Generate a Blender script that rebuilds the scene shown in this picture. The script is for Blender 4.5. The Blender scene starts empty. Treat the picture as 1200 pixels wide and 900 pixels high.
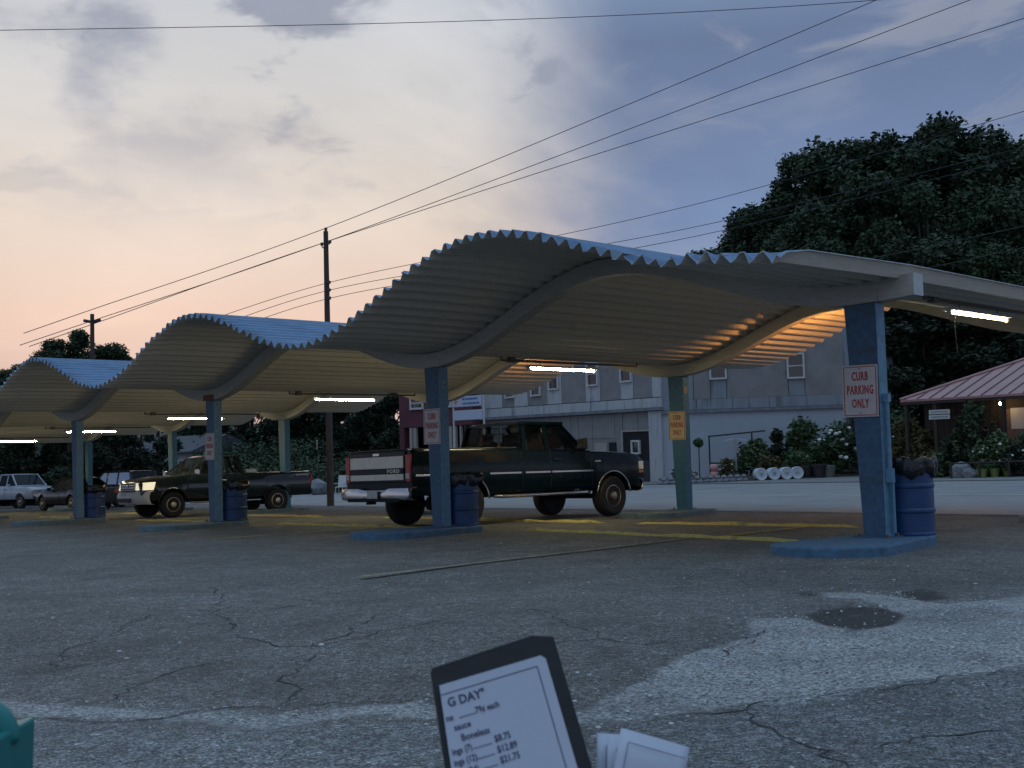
import bpy, bmesh, math, random
import numpy as np
from mathutils import Vector, Matrix, Euler, noise
random.seed(7)
rng = np.random.default_rng(7)
sc = bpy.context.scene
COL = sc.collection
R = math.radians

# ------------------------------------------------------------------ camera
CX, CY, CZ = 14.605, -11.754, 1.365
YAW, PIT, ROLL = R(-47.128), R(3.361), R(1.594)
FPX = 1265.0
F = Vector((math.sin(YAW)*math.cos(PIT), math.cos(YAW)*math.cos(PIT), math.sin(PIT)))
R0 = Vector((math.cos(YAW), -math.sin(YAW), 0)); U0 = R0.cross(F)
RT = R0*math.cos(ROLL) - U0*math.sin(ROLL); UP = U0*math.cos(ROLL) + R0*math.sin(ROLL)
CAM = Vector((CX, CY, CZ))
cd = bpy.data.cameras.new('camera'); cam = bpy.data.objects.new('camera', cd); COL.objects.link(cam)
M = Matrix((RT, UP, -F)).transposed().to_4x4(); M.translation = CAM
cam.matrix_world = M
cd.sensor_width = 36; cd.lens = FPX/1200*36; cd.clip_start = .05; cd.clip_end = 6000
cd.dof.use_dof = True; cd.dof.focus_distance = 18; cd.dof.aperture_fstop = cd.lens/2.3
sc.camera = cam
sc.render.resolution_x = 1024; sc.render.resolution_y = 768
sc.view_settings.view_transform = 'Standard'; sc.view_settings.look = 'None'
sc.view_settings.exposure = 0.3; sc.view_settings.gamma = 1
sc.render.engine = 'CYCLES'
sc.cycles.use_denoising = True
sc.cycles.max_bounces = 6; sc.cycles.diffuse_bounces = 3; sc.cycles.glossy_bounces = 3
sc.cycles.transmission_bounces = 6; sc.cycles.transparent_max_bounces = 8
sc.cycles.sample_clamp_indirect = 4.0

# ------------------------------------------------------------------ world (dusk sky)
W_ = bpy.data.worlds.new('World'); sc.world = W_; W_.use_nodes = True
nt = W_.node_tree; nt.nodes.clear()
def N(t, **k):
    n = nt.nodes.new(t)
    for a, b in k.items():
        if a == 'ins':
            for i, v in b.items(): n.inputs[i].default_value = v
        else: setattr(n, a, b)
    return n
def L(a, b): nt.links.new(a, b)
def ramp(pts, interp='EASE'):
    r = N('ShaderNodeValToRGB'); e = r.color_ramp.elements
    r.color_ramp.interpolation = interp
    while len(e) < len(pts): e.new(.5)
    for i, (p, c) in enumerate(pts):
        e[i].position = p; e[i].color = (*c, 1)
    return r
def math_(op, a, b=None, c=None, clamp=False):
    n = N('ShaderNodeMath', operation=op, use_clamp=clamp)
    for i, v in enumerate((a, b, c)):
        if v is None: continue
        if isinstance(v, (int, float)): n.inputs[i].default_value = v
        else: L(v, n.inputs[i])
    return n.outputs[0]
tc = N('ShaderNodeTexCoord')
nrm = N('ShaderNodeVectorMath', operation='NORMALIZE'); L(tc.outputs['Generated'], nrm.inputs[0])
sep = N('ShaderNodeSeparateXYZ'); L(nrm.outputs[0], sep.inputs[0])
SUN_AZ = R(-66)                     # clockwise from +y; the afterglow sits low on the left
sd = N('ShaderNodeVectorMath', operation='DOT_PRODUCT', ins={1: (math.sin(SUN_AZ), math.cos(SUN_AZ), 0)})
L(nrm.outputs[0], sd.inputs[0])
elev = math_('MAXIMUM', sep.outputs['Z'], 0.0)
west = ramp([(0, (.40, .31, .34)), (.05, (.57, .41, .36)), (.12, (.67, .49, .40)), (.21, (.65, .56, .49)), (.30, (.585, .565, .55)), (.42, (.46, .49, .545)), (1, (.52, .80, 1.10))], 'LINEAR')
east = ramp([(0, (.45, .44, .52)), (.10, (.35, .40, .53)), (.20, (.155, .22, .37)), (.35, (.115, .16, .27)), (.55, (.29, .42, .60)), (1, (.52, .80, 1.10))], 'LINEAR')
L(elev, west.inputs[0]); L(elev, east.inputs[0])
# azimuth blend, edge broken by clouds
inv = math_('DIVIDE', 1.0, math_('ADD', elev, .16))
cmap = N('ShaderNodeVectorMath', operation='SCALE'); L(nrm.outputs[0], cmap.inputs[0]); L(inv, cmap.inputs['Scale'])
nz1 = N('ShaderNodeTexNoise', ins={'Scale': .55, 'Detail': 6, 'Roughness': .55, 'Distortion': .4}); L(cmap.outputs[0], nz1.inputs[0])
nz2 = N('ShaderNodeTexNoise', ins={'Scale': 1.5, 'Detail': 7, 'Roughness': .55, 'Distortion': .2}); L(cmap.outputs[0], nz2.inputs[0])
hor = math_('SQRT', math_('SUBTRACT', 1.0001, math_('MULTIPLY', sep.outputs['Z'], sep.outputs['Z'])))
azn = math_('ADD', math_('DIVIDE', sd.outputs['Value'], hor), math_('MULTIPLY', math_('SUBTRACT', nz1.outputs[0], .5), .17))
azn = math_('SUBTRACT', azn, math_('MULTIPLY', elev, .12))
mr = N('ShaderNodeMapRange', interpolation_type='SMOOTHSTEP', ins={1: .862, 2: .938}); L(azn, mr.inputs[0])
mx = N('ShaderNodeMix', data_type='RGBA'); L(mr.outputs[0], mx.inputs[0]); L(east.outputs[0], mx.inputs[6]); L(west.outputs[0], mx.inputs[7])
# grey cloud rags
cl = N('ShaderNodeMapRange', interpolation_type='SMOOTHSTEP', ins={1: .53, 2: .66}); L(nz2.outputs[0], cl.inputs[0])
clh = N('ShaderNodeMapRange', interpolation_type='SMOOTHSTEP', ins={1: .16, 2: .38}); L(elev, clh.inputs[0])
clf = math_('MULTIPLY', math_('MULTIPLY', cl.outputs[0], clh.outputs[0]), .75)
mx2 = N('ShaderNodeMix', data_type='RGBA'); L(clf, mx2.inputs[0]); L(mx.outputs[2], mx2.inputs[6]); mx2.inputs[7].default_value = (.22, .25, .34, 1)
nz3 = N('ShaderNodeTexNoise', ins={'Scale': 2.6, 'Detail': 6, 'Roughness': .55, 'Distortion': .5})
off3 = N('ShaderNodeVectorMath', operation='ADD', ins={1: (3.7, 1.3, .6)}); L(cmap.outputs[0], off3.inputs[0]); L(off3.outputs[0], nz3.inputs[0])
c3 = N('ShaderNodeMapRange', interpolation_type='SMOOTHSTEP', ins={1: .535, 2: .63}); L(nz3.outputs[0], c3.inputs[0])
c3f = math_('MULTIPLY', math_('MULTIPLY', c3.outputs[0], clh.outputs[0]), .85)
mx2b = N('ShaderNodeMix', data_type='RGBA'); L(c3f, mx2b.inputs[0]); L(mx2.outputs[2], mx2b.inputs[6]); mx2b.inputs[7].default_value = (.235, .26, .335, 1)
mx2 = mx2b
# soft mottling of the high overcast
mot = N('ShaderNodeMapRange', ins={1: .3, 2: .7, 3: .80, 4: 1.18}); L(nz1.outputs[0], mot.inputs[0])
mx3 = N('ShaderNodeMix', data_type='RGBA', blend_type='MULTIPLY'); mx3.inputs[0].default_value = 1
L(mx2.outputs[2], mx3.inputs[6]); L(mot.outputs[0], mx3.inputs[7])
sky = N('ShaderNodeTexSky'); sky.sky_type = 'NISHITA'; sky.sun_disc = False
sky.sun_elevation = R(1.0); sky.sun_rotation = SUN_AZ; sky.air_density = 1.5; sky.dust_density = 3
bg1 = N('ShaderNodeBackground', ins={'Strength': .05}); L(sky.outputs[0], bg1.inputs[0])
bg2 = N('ShaderNodeBackground', ins={'Strength': 1.04}); L(mx3.outputs[2], bg2.inputs[0])
add = N('ShaderNodeMixShader', ins={0: .93}); L(bg1.outputs[0], add.inputs[1]); L(bg2.outputs[0], add.inputs[2])
out = N('ShaderNodeOutputWorld'); L(add.outputs[0], out.inputs[0])

# sun: almost set, very weak and wide
sl = bpy.data.lights.new('sun', 'SUN'); sl.energy = .05; sl.angle = R(25); sl.color = (1, .72, .5)
so = bpy.data.objects.new('sun', sl); COL.objects.link(so)
so.rotation_euler = Vector((math.sin(SUN_AZ)*math.cos(R(6)), math.cos(SUN_AZ)*math.cos(R(6)), math.sin(R(6)))).to_track_quat('Z', 'Y').to_euler()

# ------------------------------------------------------------------ site geometry
GA, GB = .0203, .0147          # cross slopes of the lot
LB, WR = 8.108, 6.676          # bay length, distance between post rows
def gz(x, y):
    x = max(-130., min(60., x))
    ye = y if y < 9 else 9 + 5*(1-math.exp(-(y-9)/5))
    ye = max(-40, ye)
    return GA*x - GB*ye - .075
def gzn(x, y):
    x = np.clip(x, -130, 60)
    ye = np.where(y < 9, y, 9 + 5*(1-np.exp(-np.maximum(y-9, 0)/5)))
    return GA*x - GB*np.maximum(ye, -40) - .075
def ray(u, v):
    return F + RT*((u-600)/FPX) - UP*((v-450)/FPX)
def at(u, dep, v=505):
    """plan position of the thing standing in picture column u, dep metres away"""
    p = CAM + ray(u, v)*dep
    return Vector((p.x, p.y, gz(p.x, p.y)))
def hit(u, v, p0, n):
    d = ray(u, v); t = (Vector(p0)-CAM).dot(n)/d.dot(n)
    return CAM + d*t
def ong(u, v, h=0):
    d = ray(u, v); t = 5.0
    for _ in range(60):
        P = CAM + d*t
        g = gz(P.x, P.y)+h
        t *= (CZ-g)/max(1e-6, CZ-P.z) if CZ-P.z > 0 else 1
        t = min(t, 400)
    return CAM + d*t

# ------------------------------------------------------------------ materials
MATS = {}
def mat(name, col, rough=.6, var=.15, scale=8, bump=0., metal=0., dirt=None, dscale=2., stretch=None, rvar=.0, spec=.5, bscale=None, rand=0.):
    if name in MATS: return MATS[name]
    m = bpy.data.materials.new(name); m.use_nodes = True; t = m.node_tree
    b = t.nodes['Principled BSDF']; b.inputs['Roughness'].default_value = rough; b.inputs['Metallic'].default_value = metal
    b.inputs['Specular IOR Level'].default_value = spec
    tc = t.nodes.new('ShaderNodeTexCoord'); mp = t.nodes.new('ShaderNodeMapping'); t.links.new(tc.outputs['Object'], mp.inputs[0])
    if stretch: mp.inputs['Scale'].default_value = stretch
    n = t.nodes.new('ShaderNodeTexNoise'); n.inputs['Scale'].default_value = scale; n.inputs['Detail'].default_value = 6; n.inputs['Roughness'].default_value = .6
    t.links.new(mp.outputs[0], n.inputs[0])
    r = t.nodes.new('ShaderNodeMapRange'); r.inputs[1].default_value = .3; r.inputs[2].default_value = .7
    r.inputs[3].default_value = 1-var; r.inputs[4].default_value = 1+var; t.links.new(n.outputs[0], r.inputs[0])
    mu = t.nodes.new('ShaderNodeMix'); mu.data_type = 'RGBA'; mu.blend_type = 'MULTIPLY'; mu.inputs[0].default_value = 1
    mu.inputs[6].default_value = (*col, 1); t.links.new(r.outputs[0], mu.inputs[7])
    last = mu.outputs[2]
    if dirt:
        n2 = t.nodes.new('ShaderNodeTexNoise'); n2.inputs['Scale'].default_value = dscale; n2.inputs['Detail'].default_value = 8; n2.inputs['Roughness'].default_value = .65
        t.links.new(mp.outputs[0], n2.inputs[0])
        r2 = t.nodes.new('ShaderNodeMapRange'); r2.interpolation_type = 'SMOOTHSTEP'; r2.inputs[1].default_value = dirt[3] if len(dirt) > 3 else .5; r2.inputs[2].default_value = r2.inputs[1].default_value+.2
        t.links.new(n2.outputs[0], r2.inputs[0])
        m2 = t.nodes.new('ShaderNodeMix'); m2.data_type = 'RGBA'; t.links.new(r2.outputs[0], m2.inputs[0]); t.links.new(last, m2.inputs[6]); m2.inputs[7].default_value = (*dirt[:3], 1)
        last = m2.outputs[2]
    if rand:
        oi = t.nodes.new('ShaderNodeObjectInfo'); r4 = t.nodes.new('ShaderNodeMapRange'); r4.inputs[3].default_value = 1-rand; r4.inputs[4].default_value = 1+rand
        t.links.new(oi.outputs['Random'], r4.inputs[0])
        m4 = t.nodes.new('ShaderNodeMix'); m4.data_type = 'RGBA'; m4.blend_type = 'MULTIPLY'; m4.inputs[0].default_value = 1
        t.links.new(last, m4.inputs[6]); t.links.new(r4.outputs[0], m4.inputs[7]); last = m4.outputs[2]
    t.links.new(last, b.inputs['Base Color'])
    if rvar:
        r3 = t.nodes.new('ShaderNodeMapRange'); r3.inputs[1].default_value = .3; r3.inputs[2].default_value = .7; r3.inputs[3].default_value = rough-rvar; r3.inputs[4].default_value = rough+rvar
        t.links.new(n.outputs[0], r3.inputs[0]); t.links.new(r3.outputs[0], b.inputs['Roughness'])
    if bump:
        nb = n
        if bscale:
            nb = t.nodes.new('ShaderNodeTexNoise'); nb.inputs['Scale'].default_value = bscale; nb.inputs['Detail'].default_value = 4
            t.links.new(mp.outputs[0], nb.inputs[0])
        bp = t.nodes.new('ShaderNodeBump'); bp.inputs['Strength'].default_value = bump; bp.inputs['Distance'].default_value = .02
        t.links.new(nb.outputs[0], bp.inputs['Height']); t.links.new(bp.outputs[0], b.inputs['Normal'])
    MATS[name] = m
    return m
def emit(name, col, s):
    m = bpy.data.materials.new(name); m.use_nodes = True; b = m.node_tree.nodes['Principled BSDF']
    b.inputs['Base Color'].default_value = (*col, 1); b.inputs['Emission Color'].default_value = (*col, 1); b.inputs['Emission Strength'].default_value = s
    MATS[name] = m
    return m
def glass(name, col=(.5, .56, .58), rough=.03, trans=.9):
    m = bpy.data.materials.new(name); m.use_nodes = True; t = m.node_tree; t.nodes.clear()
    o = t.nodes.new('ShaderNodeOutputMaterial'); a = t.nodes.new('ShaderNodeBsdfTransparent'); g = t.nodes.new('ShaderNodeBsdfGlossy')
    a.inputs[0].default_value = (*col, 1); g.inputs['Roughness'].default_value = rough
    if name == 'dark glass': g.inputs[0].default_value = (.35, .38, .42, 1)
    fr = t.nodes.new('ShaderNodeFresnel'); fr.inputs[0].default_value = 1.3 if name == 'dark glass' else 1.5
    ad = t.nodes.new('ShaderNodeMath'); ad.operation = 'ADD'; ad.inputs[1].default_value = .04; t.links.new(fr.outputs[0], ad.inputs[0])
    mx = t.nodes.new('ShaderNodeMixShader'); t.links.new(ad.outputs[0], mx.inputs[0]); t.links.new(a.outputs[0], mx.inputs[1]); t.links.new(g.outputs[0], mx.inputs[2])
    t.links.new(mx.outputs[0], o.inputs[0]); MATS[name] = m
    return m
def foliage(name, c1, c2):
    m = bpy.data.materials.new(name); m.use_nodes = True; t = m.node_tree
    b = t.nodes['Principled BSDF']; b.inputs['Roughness'].default_value = .6; b.inputs['Specular IOR Level'].default_value = .25
    g = t.nodes.new('ShaderNodeNewGeometry'); oi = t.nodes.new('ShaderNodeObjectInfo')
    tc = t.nodes.new('ShaderNodeTexCoord'); n = t.nodes.new('ShaderNodeTexNoise'); n.inputs['Scale'].default_value = .6; t.links.new(tc.outputs['Object'], n.inputs[0])
    a = t.nodes.new('ShaderNodeMath'); a.operation = 'ADD'; t.links.new(g.outputs['Random Per Island'], a.inputs[0]); t.links.new(n.outputs[0], a.inputs[1])
    a2 = t.nodes.new('ShaderNodeMath'); a2.operation = 'MULTIPLY_ADD'; t.links.new(a.outputs[0], a2.inputs[0]); a2.inputs[1].default_value = .5
    a3 = t.nodes.new('ShaderNodeMath'); a3.operation = 'MULTIPLY_ADD'; t.links.new(oi.outputs['Random'], a3.inputs[0]); a3.inputs[1].default_value = .3; a3.inputs[2].default_value = -.15
    t.links.new(a3.outputs[0], a2.inputs[2])
    mx = t.nodes.new('ShaderNodeMix'); mx.data_type = 'RGBA'; t.links.new(a2.outputs[0], mx.inputs[0]); mx.inputs[6].default_value = (*c1, 1); mx.inputs[7].default_value = (*c2, 1)
    t.links.new(mx.outputs[2], b.inputs['Base Color']); MATS[name] = m
    return m

# ------------------------------------------------------------------ mesh builder
class MB:
    def __init__(s): s.v = []; s.f = []; s.m = []
    def add(s, vs, fs, mi=0):
        o = len(s.v); s.v += [tuple(v) for v in vs]
        for f in fs: s.f.append([i+o for i in f]); s.m.append(mi)
        return s
    def box(s, c, d, mi=0, M=None):
        x, y, z = d[0]/2, d[1]/2, d[2]/2
        vs = [Vector((a*x, b*y, e*z)) for a in (-1, 1) for b in (-1, 1) for e in (-1, 1)]
        if M is not None: vs = [M @ v for v in vs]
        vs = [v+Vector(c) for v in vs]
        return s.add(vs, [(0, 1, 3, 2), (4, 6, 7, 5), (0, 4, 5, 1), (2, 3, 7, 6), (0, 2, 6, 4), (1, 5, 7, 3)], mi)
    def hexa(s, b, t, mi=0):
        """b, t: 4 bottom and 4 top points in the same turning order (counter-clockwise from above)"""
        return s.add(list(b)+list(t), [(3, 2, 1, 0), (4, 5, 6, 7), (0, 1, 5, 4), (1, 2, 6, 5), (2, 3, 7, 6), (3, 0, 4, 7)], mi)
    def tube(s, pts, r, n=8, mi=0, caps=True):
        pts = [Vector(p) for p in pts]; k = len(pts)
        rs = r if isinstance(r, (list, tuple)) else [r]*k
        vs = []
        for i, p in enumerate(pts):
            d = (pts[min(i+1, k-1)]-pts[max(i-1, 0)]).normalized()
            a = d.cross(Vector((0, 0, 1)) if abs(d.z) < .9 else Vector((1, 0, 0))).normalized(); b = d.cross(a)
            for j in range(n):
                t = 2*math.pi*j/n; vs.append(p+(a*math.cos(t)+b*math.sin(t))*rs[i])
        fs = [(i*n+j, i*n+(j+1) % n, (i+1)*n+(j+1) % n, (i+1)*n+j) for i in range(k-1) for j in range(n)]
        if caps: fs += [tuple(range(n))[::-1], tuple((k-1)*n+j for j in range(n))]
        return s.add(vs, fs, mi)
    def lathe(s, prof, n=24, c=(0, 0, 0), axis='Z', mi=0, jit=None):
        vs = []
        for i, (r, h) in enumerate(prof):
            for j in range(n):
                t = 2*math.pi*j/n; rr, hh = (r, h) if jit is None else jit(i, j, r, h)
                p = (rr*math.cos(t), rr*math.sin(t), hh)
                if axis == 'X': p = (p[2], p[0], p[1])
                if axis == 'Y': p = (p[1], p[2], p[0])
                vs.append((p[0]+c[0], p[1]+c[1], p[2]+c[2]))
        fs = [(i*n+j, i*n+(j+1) % n, (i+1)*n+(j+1) % n, (i+1)*n+j) for i in range(len(prof)-1) for j in range(n)]
        if prof[0][0] > 1e-5: fs.append(tuple(range(n))[::-1])
        if prof[-1][0] > 1e-5: fs.append(tuple((len(prof)-1)*n+j for j in range(n)))
        return s.add(vs, fs, mi)
    def prism(s, poly, h, M, mi=0):
        n = len(poly)
        vs = [M @ Vector((x, y, 0)) for x, y in poly]+[M @ Vector((x, y, h)) for x, y in poly]
        return s.add(vs, [tuple(range(n))[::-1], tuple(range(n, 2*n))]+[(i, (i+1) % n, n+(i+1) % n, n+i) for i in range(n)], mi)
    def build(s, name, mats, parent=None, smooth=False, bevel=0, loc=None, auto=None):
        me = bpy.data.meshes.new(name); me.from_pydata(s.v, [], s.f)
        mats = mats if isinstance(mats, (list, tuple)) else [mats]
        for m in mats: me.materials.append(MATS[m] if isinstance(m, str) else m)
        if len(mats) > 1: me.polygons.foreach_set('material_index', s.m)
        if smooth:
            me.polygons.foreach_set('use_smooth', [True]*len(me.polygons))
        me.validate(); me.update()
        if smooth and auto: me.set_sharp_from_angle(angle=R(auto))
        o = bpy.data.objects.new(name, me); COL.objects.link(o)
        if parent is not None: o.parent = parent
        if loc is not None: o.location = loc
        if bevel:
            b = o.modifiers.new('bevel', 'BEVEL'); b.width = bevel; b.segments = 2; b.limit_method = 'ANGLE'; b.angle_limit = R(35)
        return o
def tag(o, label=None, cat=None, group=None, kind=None):
    if label: o['label'] = label
    if cat: o['category'] = cat
    if group: o['group'] = group
    if kind: o['kind'] = kind
    return o
def empty(name, loc=(0, 0, 0), rz=0, label=None, cat=None, group=None):
    o = bpy.data.objects.new(name, None); COL.objects.link(o); o.location = loc; o.rotation_euler = (0, 0, rz)
    return tag(o, label, cat, group)
def copy_tree(o, parent=None):
    c = o.copy(); COL.objects.link(c)
    if parent: c.parent = parent
    for ch in o.children: copy_tree(ch, c)
    return c
def text_mesh(s, size, bold=0., ext=.0008, cx=1., align='CENTER', sp=1.):
    cu = bpy.data.curves.new('lettering', 'FONT'); cu.body = s; cu.size = size; cu.extrude = ext; cu.offset = bold
    cu.align_x = align; cu.resolution_u = 2; cu.space_character = sp
    o = bpy.data.objects.new('tmp', cu); COL.objects.link(o)
    bpy.context.view_layer.update()
    me = bpy.data.meshes.new_from_object(o.evaluated_get(bpy.context.evaluated_depsgraph_get()))
    bpy.data.objects.remove(o)
    co = np.empty(len(me.vertices)*3); me.vertices.foreach_get('co', co); co = co.reshape(-1, 3); co[:, 0] *= cx
    me.vertices.foreach_set('co', co.ravel()); me.update(); me.materials.clear()
    return me
def text_obj(name, me, m, parent, loc, rot):
    if not me.materials: me.materials.append(MATS[m])
    o = bpy.data.objects.new(name, me); COL.objects.link(o); o.parent = parent; o.location = loc; o.rotation_euler = rot
    return o
def slope_frame(o, heading):
    """stand a thing on the sloping lot, nose turned `heading` clockwise from +y"""
    nx = Vector((-GA, GB, 1)).normalized()
    q = Vector((0, 0, 1)).rotation_difference(nx)
    o.rotation_mode = 'QUATERNION'; o.rotation_quaternion = q @ Euler((0, 0, -heading)).to_quaternion()

# paints and surfaces (real base colours)
mat('post blue', (.042, .098, .165), .55, .25, 14, .15, dirt=(.055, .060, .065, .55), dscale=3.2)
mat('post teal', (.055, .165, .255), .5, .2, 14, .15, dirt=(.07, .13, .16, .56), dscale=5)
mat('post edge', (.11, .23, .33), .55, .25, 14, .15)
mat('pad blue', (.065, .14, .22), .75, .3, 9, .4, dirt=(.10, .13, .15, .52), dscale=3, bscale=60)
mat('barrel blue', (.012, .048, .14), .42, .25, 5, .05, dirt=(.045, .05, .07, .56), dscale=3)
mat('bin bag', (.012, .012, .014), .22, .2, 10, .6, bscale=14)
mat('rust', (.16, .075, .045), .8, .4, 20, .3)
mat('beam', (.40, .375, .33), .7, .15, 5, .2, dirt=(.26, .235, .20, .58), dscale=3, stretch=(1, 4, 8))
mat('steel', (.35, .36, .37), .45, .2, 20, .1, metal=.7)
mat('conduit', (.10, .085, .07), .6, .2, 20)
mat('white enamel', (.55, .54, .50), .45, .1, 10)
mat('sign white', (.54, .50, .46), .5, .08, 10, dirt=(.45, .38, .33, .62), dscale=6)
mat('sign red', (.42, .035, .03), .5, .25, 30)
mat('sign bolt', (.25, .22, .2), .5, .2, 20, metal=.6)
mat('letter tan', (.42, .36, .27), .6)
mat('yellow paint', (.50, .36, .06), .75, .3, 20, .3, dirt=(.085, .075, .06, .50), dscale=2.6, bscale=120)
mat('faded paint', (.26, .23, .16), .8, .3, 20, .3, dirt=(.075, .07, .06, .46), dscale=4.5, bscale=120)
mat('road paint', (.55, .55, .53), .7, .2, 10, dirt=(.2, .2, .2, .56), dscale=3)
mat('rubber', (.014, .014, .015), .8, .2, 30, .2)
mat('chrome', (.55, .54, .52), .22, .1, 8, metal=1., rvar=.06)
mat('steel rim', (.34, .29, .235), .35, .3, 12, metal=.8, rvar=.1)
mat('alloy', (.50, .46, .38), .35, .15, 12, metal=.7)
mat('black trim', (.012, .012, .013), .55, .2, 20)
mat('underbody', (.010, .010, .011), .85, .2, 20)
mat('seat cloth', (.04, .04, .042), .9, .2, 20)
mat('tail lamp red', (.42, .02, .012), .2, .2, 20)
mat('amber lens', (.55, .2, .04), .25, .1)
mat('head lamp', (.62, .60, .52), .12, .1, metal=.4)
mat('beige panel', (.74, .67, .55), .35, .08, 10, metal=.1)
mat('plate', (.5, .5, .48), .5)
glass('car glass', (.66, .72, .73)); glass('dark glass', (.16, .19, .20), .04)
glass('pane', (.25, .28, .3), .05)
def paint(name, col, rough=.25, coat=.6):
    m = mat(name, col, rough, .10, 3, 0, rvar=.05); b = m.node_tree.nodes['Principled BSDF']
    b.inputs['Coat Weight'].default_value = coat; b.inputs['Coat Roughness'].default_value = .08; b.inputs['Specular IOR Level'].default_value = .14
paint('dark green paint', (.002, .008, .014), .2, .12); paint('dark grey green paint', (.010, .018, .022), .14, 1.); paint('black paint', (.008, .009, .012))
paint('navy paint', (.012, .016, .03)); paint('white paint', (.32, .35, .40)); paint('pale blue paint', (.30, .38, .52))  # pickup white is darkened; the trees' shade is in the colour

# ------------------------------------------------------------------ ground
def axis(fine, coarse):
    out = []
    for a, b, st in coarse+fine: out += list(np.arange(a, b, st))
    return np.unique(np.round(out, 4))
xs = axis([(2, 16, .07)], [(-900, -130, 110), (-130, -30, 4), (-30, 2, .5), (16, 60, 2.), (60, 901, 105)])
ys = axis([(-12.5, -.5, .07)], [(-900, -40, 107.5), (-40, -12.5, 2.), (-.5, 20, .5), (20, 130, 5), (130, 901, 110)])
GX, GY = np.meshgrid(xs, ys); GX = GX.ravel(); GY = GY.ravel()
def poly_mask(px, py, poly, soft=.12):
    """signed distance (positive inside) of points to a polygon, softened to 0..1"""
    P = np.array(poly); n = len(P); ins = np.zeros(len(px), bool); dist = np.full(len(px), 1e9)
    for i in range(n):
        a, b = P[i], P[(i+1) % n]
        c = ((a[1] > py) != (b[1] > py)) & (px < (b[0]-a[0])*(py-a[1])/(b[1]-a[1]+1e-12)+a[0]); ins ^= c
        ab = b-a; t = np.clip(((px-a[0])*ab[0]+(py-a[1])*ab[1])/(ab@ab), 0, 1)
        dist = np.minimum(dist, np.hypot(px-a[0]-t*ab[0], py-a[1]-t*ab[1]))
    return np.clip(np.where(ins, dist, -dist)/soft*.5+.5, 0, 1)
def gpoly(pts): return [tuple(ong(u, v)[:2]) for u, v in pts]
GRAVEL = gpoly([(962, 691), (1048, 694), (1110, 706), (1215, 695), (1260, 700), (1260, 770), (1160, 786), (1050, 797), (985, 810), (930, 822), (860, 822), (790, 835), (735, 842), (690, 836), (700, 818), (755, 795), (790, 770), (880, 748), (878, 727), (930, 724), (1000, 740), (1050, 728), (1052, 716), (1010, 700), (965, 698)])
BAND = gpoly([(-60, 812), (20, 812), (120, 822), (230, 828), (330, 828), (420, 824), (500, 818), (560, 824), (700, 830), (700, 850), (560, 842), (480, 846), (420, 840), (330, 856), (180, 846), (80, 842), (-60, 838)])
PATCH = gpoly([(950, 722), (965, 714), (1000, 709), (1040, 712), (1058, 720), (1045, 730), (1008, 737), (968, 732)])
PATCH2 = gpoly([(925, 692), (940, 688), (968, 689), (962, 697), (935, 698)])
PATCH3 = gpoly([(1048, 690), (1070, 686), (1110, 688), (1118, 698), (1085, 703), (1058, 698)])
LOWER = gpoly([(-200, 838), (80, 842), (330, 856), (560, 842), (700, 850), (735, 842), (860, 822), (985, 810), (1260, 770), (1600, 760), (1600, 1400), (-200, 1400)])
msk = np.maximum(poly_mask(GX, GY, GRAVEL, .14), .75*poly_mask(GX, GY, BAND, .14))
ptc = np.maximum.reduce([poly_mask(GX, GY, q, .12)*w_ for q, w_ in ((PATCH, 1), (PATCH2, .55), (PATCH3, .65))])
low = poly_mask(GX, GY, LOWER, .15)
gzv = gzn(GX, GY)
nearm = np.exp(-(((GX-9)/8)**2+((GY+6.5)/6)**2))
wob = (np.sin(GX*1.3+GY*.7)*.008+np.sin(GX*.6-GY*1.1+1)*.012+np.sin(GX*3.1+GY*2.3)*.003)*nearm
gzv = gzv+wob-.022*ptc-.010*msk*np.abs(np.sin(GX*9)*np.sin(GY*8))
me = bpy.data.meshes.new('parking_lot')
nx_, ny_ = len(xs), len(ys)
me.vertices.add(nx_*ny_); me.vertices.foreach_set('co', np.stack([GX, GY, gzv], 1).ravel())
ii, jj = np.meshgrid(np.arange(nx_-1), np.arange(ny_-1)); b0 = (jj*nx_+ii).ravel()
fc = np.stack([b0, b0+1, b0+1+nx_, b0+nx_], 1)
me.loops.add(fc.size); me.loops.foreach_set('vertex_index', fc.ravel()); me.polygons.add(len(fc))
me.polygons.foreach_set('loop_start', np.arange(0, fc.size, 4)); me.polygons.foreach_set('use_smooth', np.ones(len(fc), bool))
me.update(calc_edges=True)
for nm, arr in (('worn', msk), ('patch', ptc), ('lower', low)):
    at_ = me.attributes.new(nm, 'FLOAT', 'POINT'); at_.data.foreach_set('value', arr.astype(np.float32))

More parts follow.
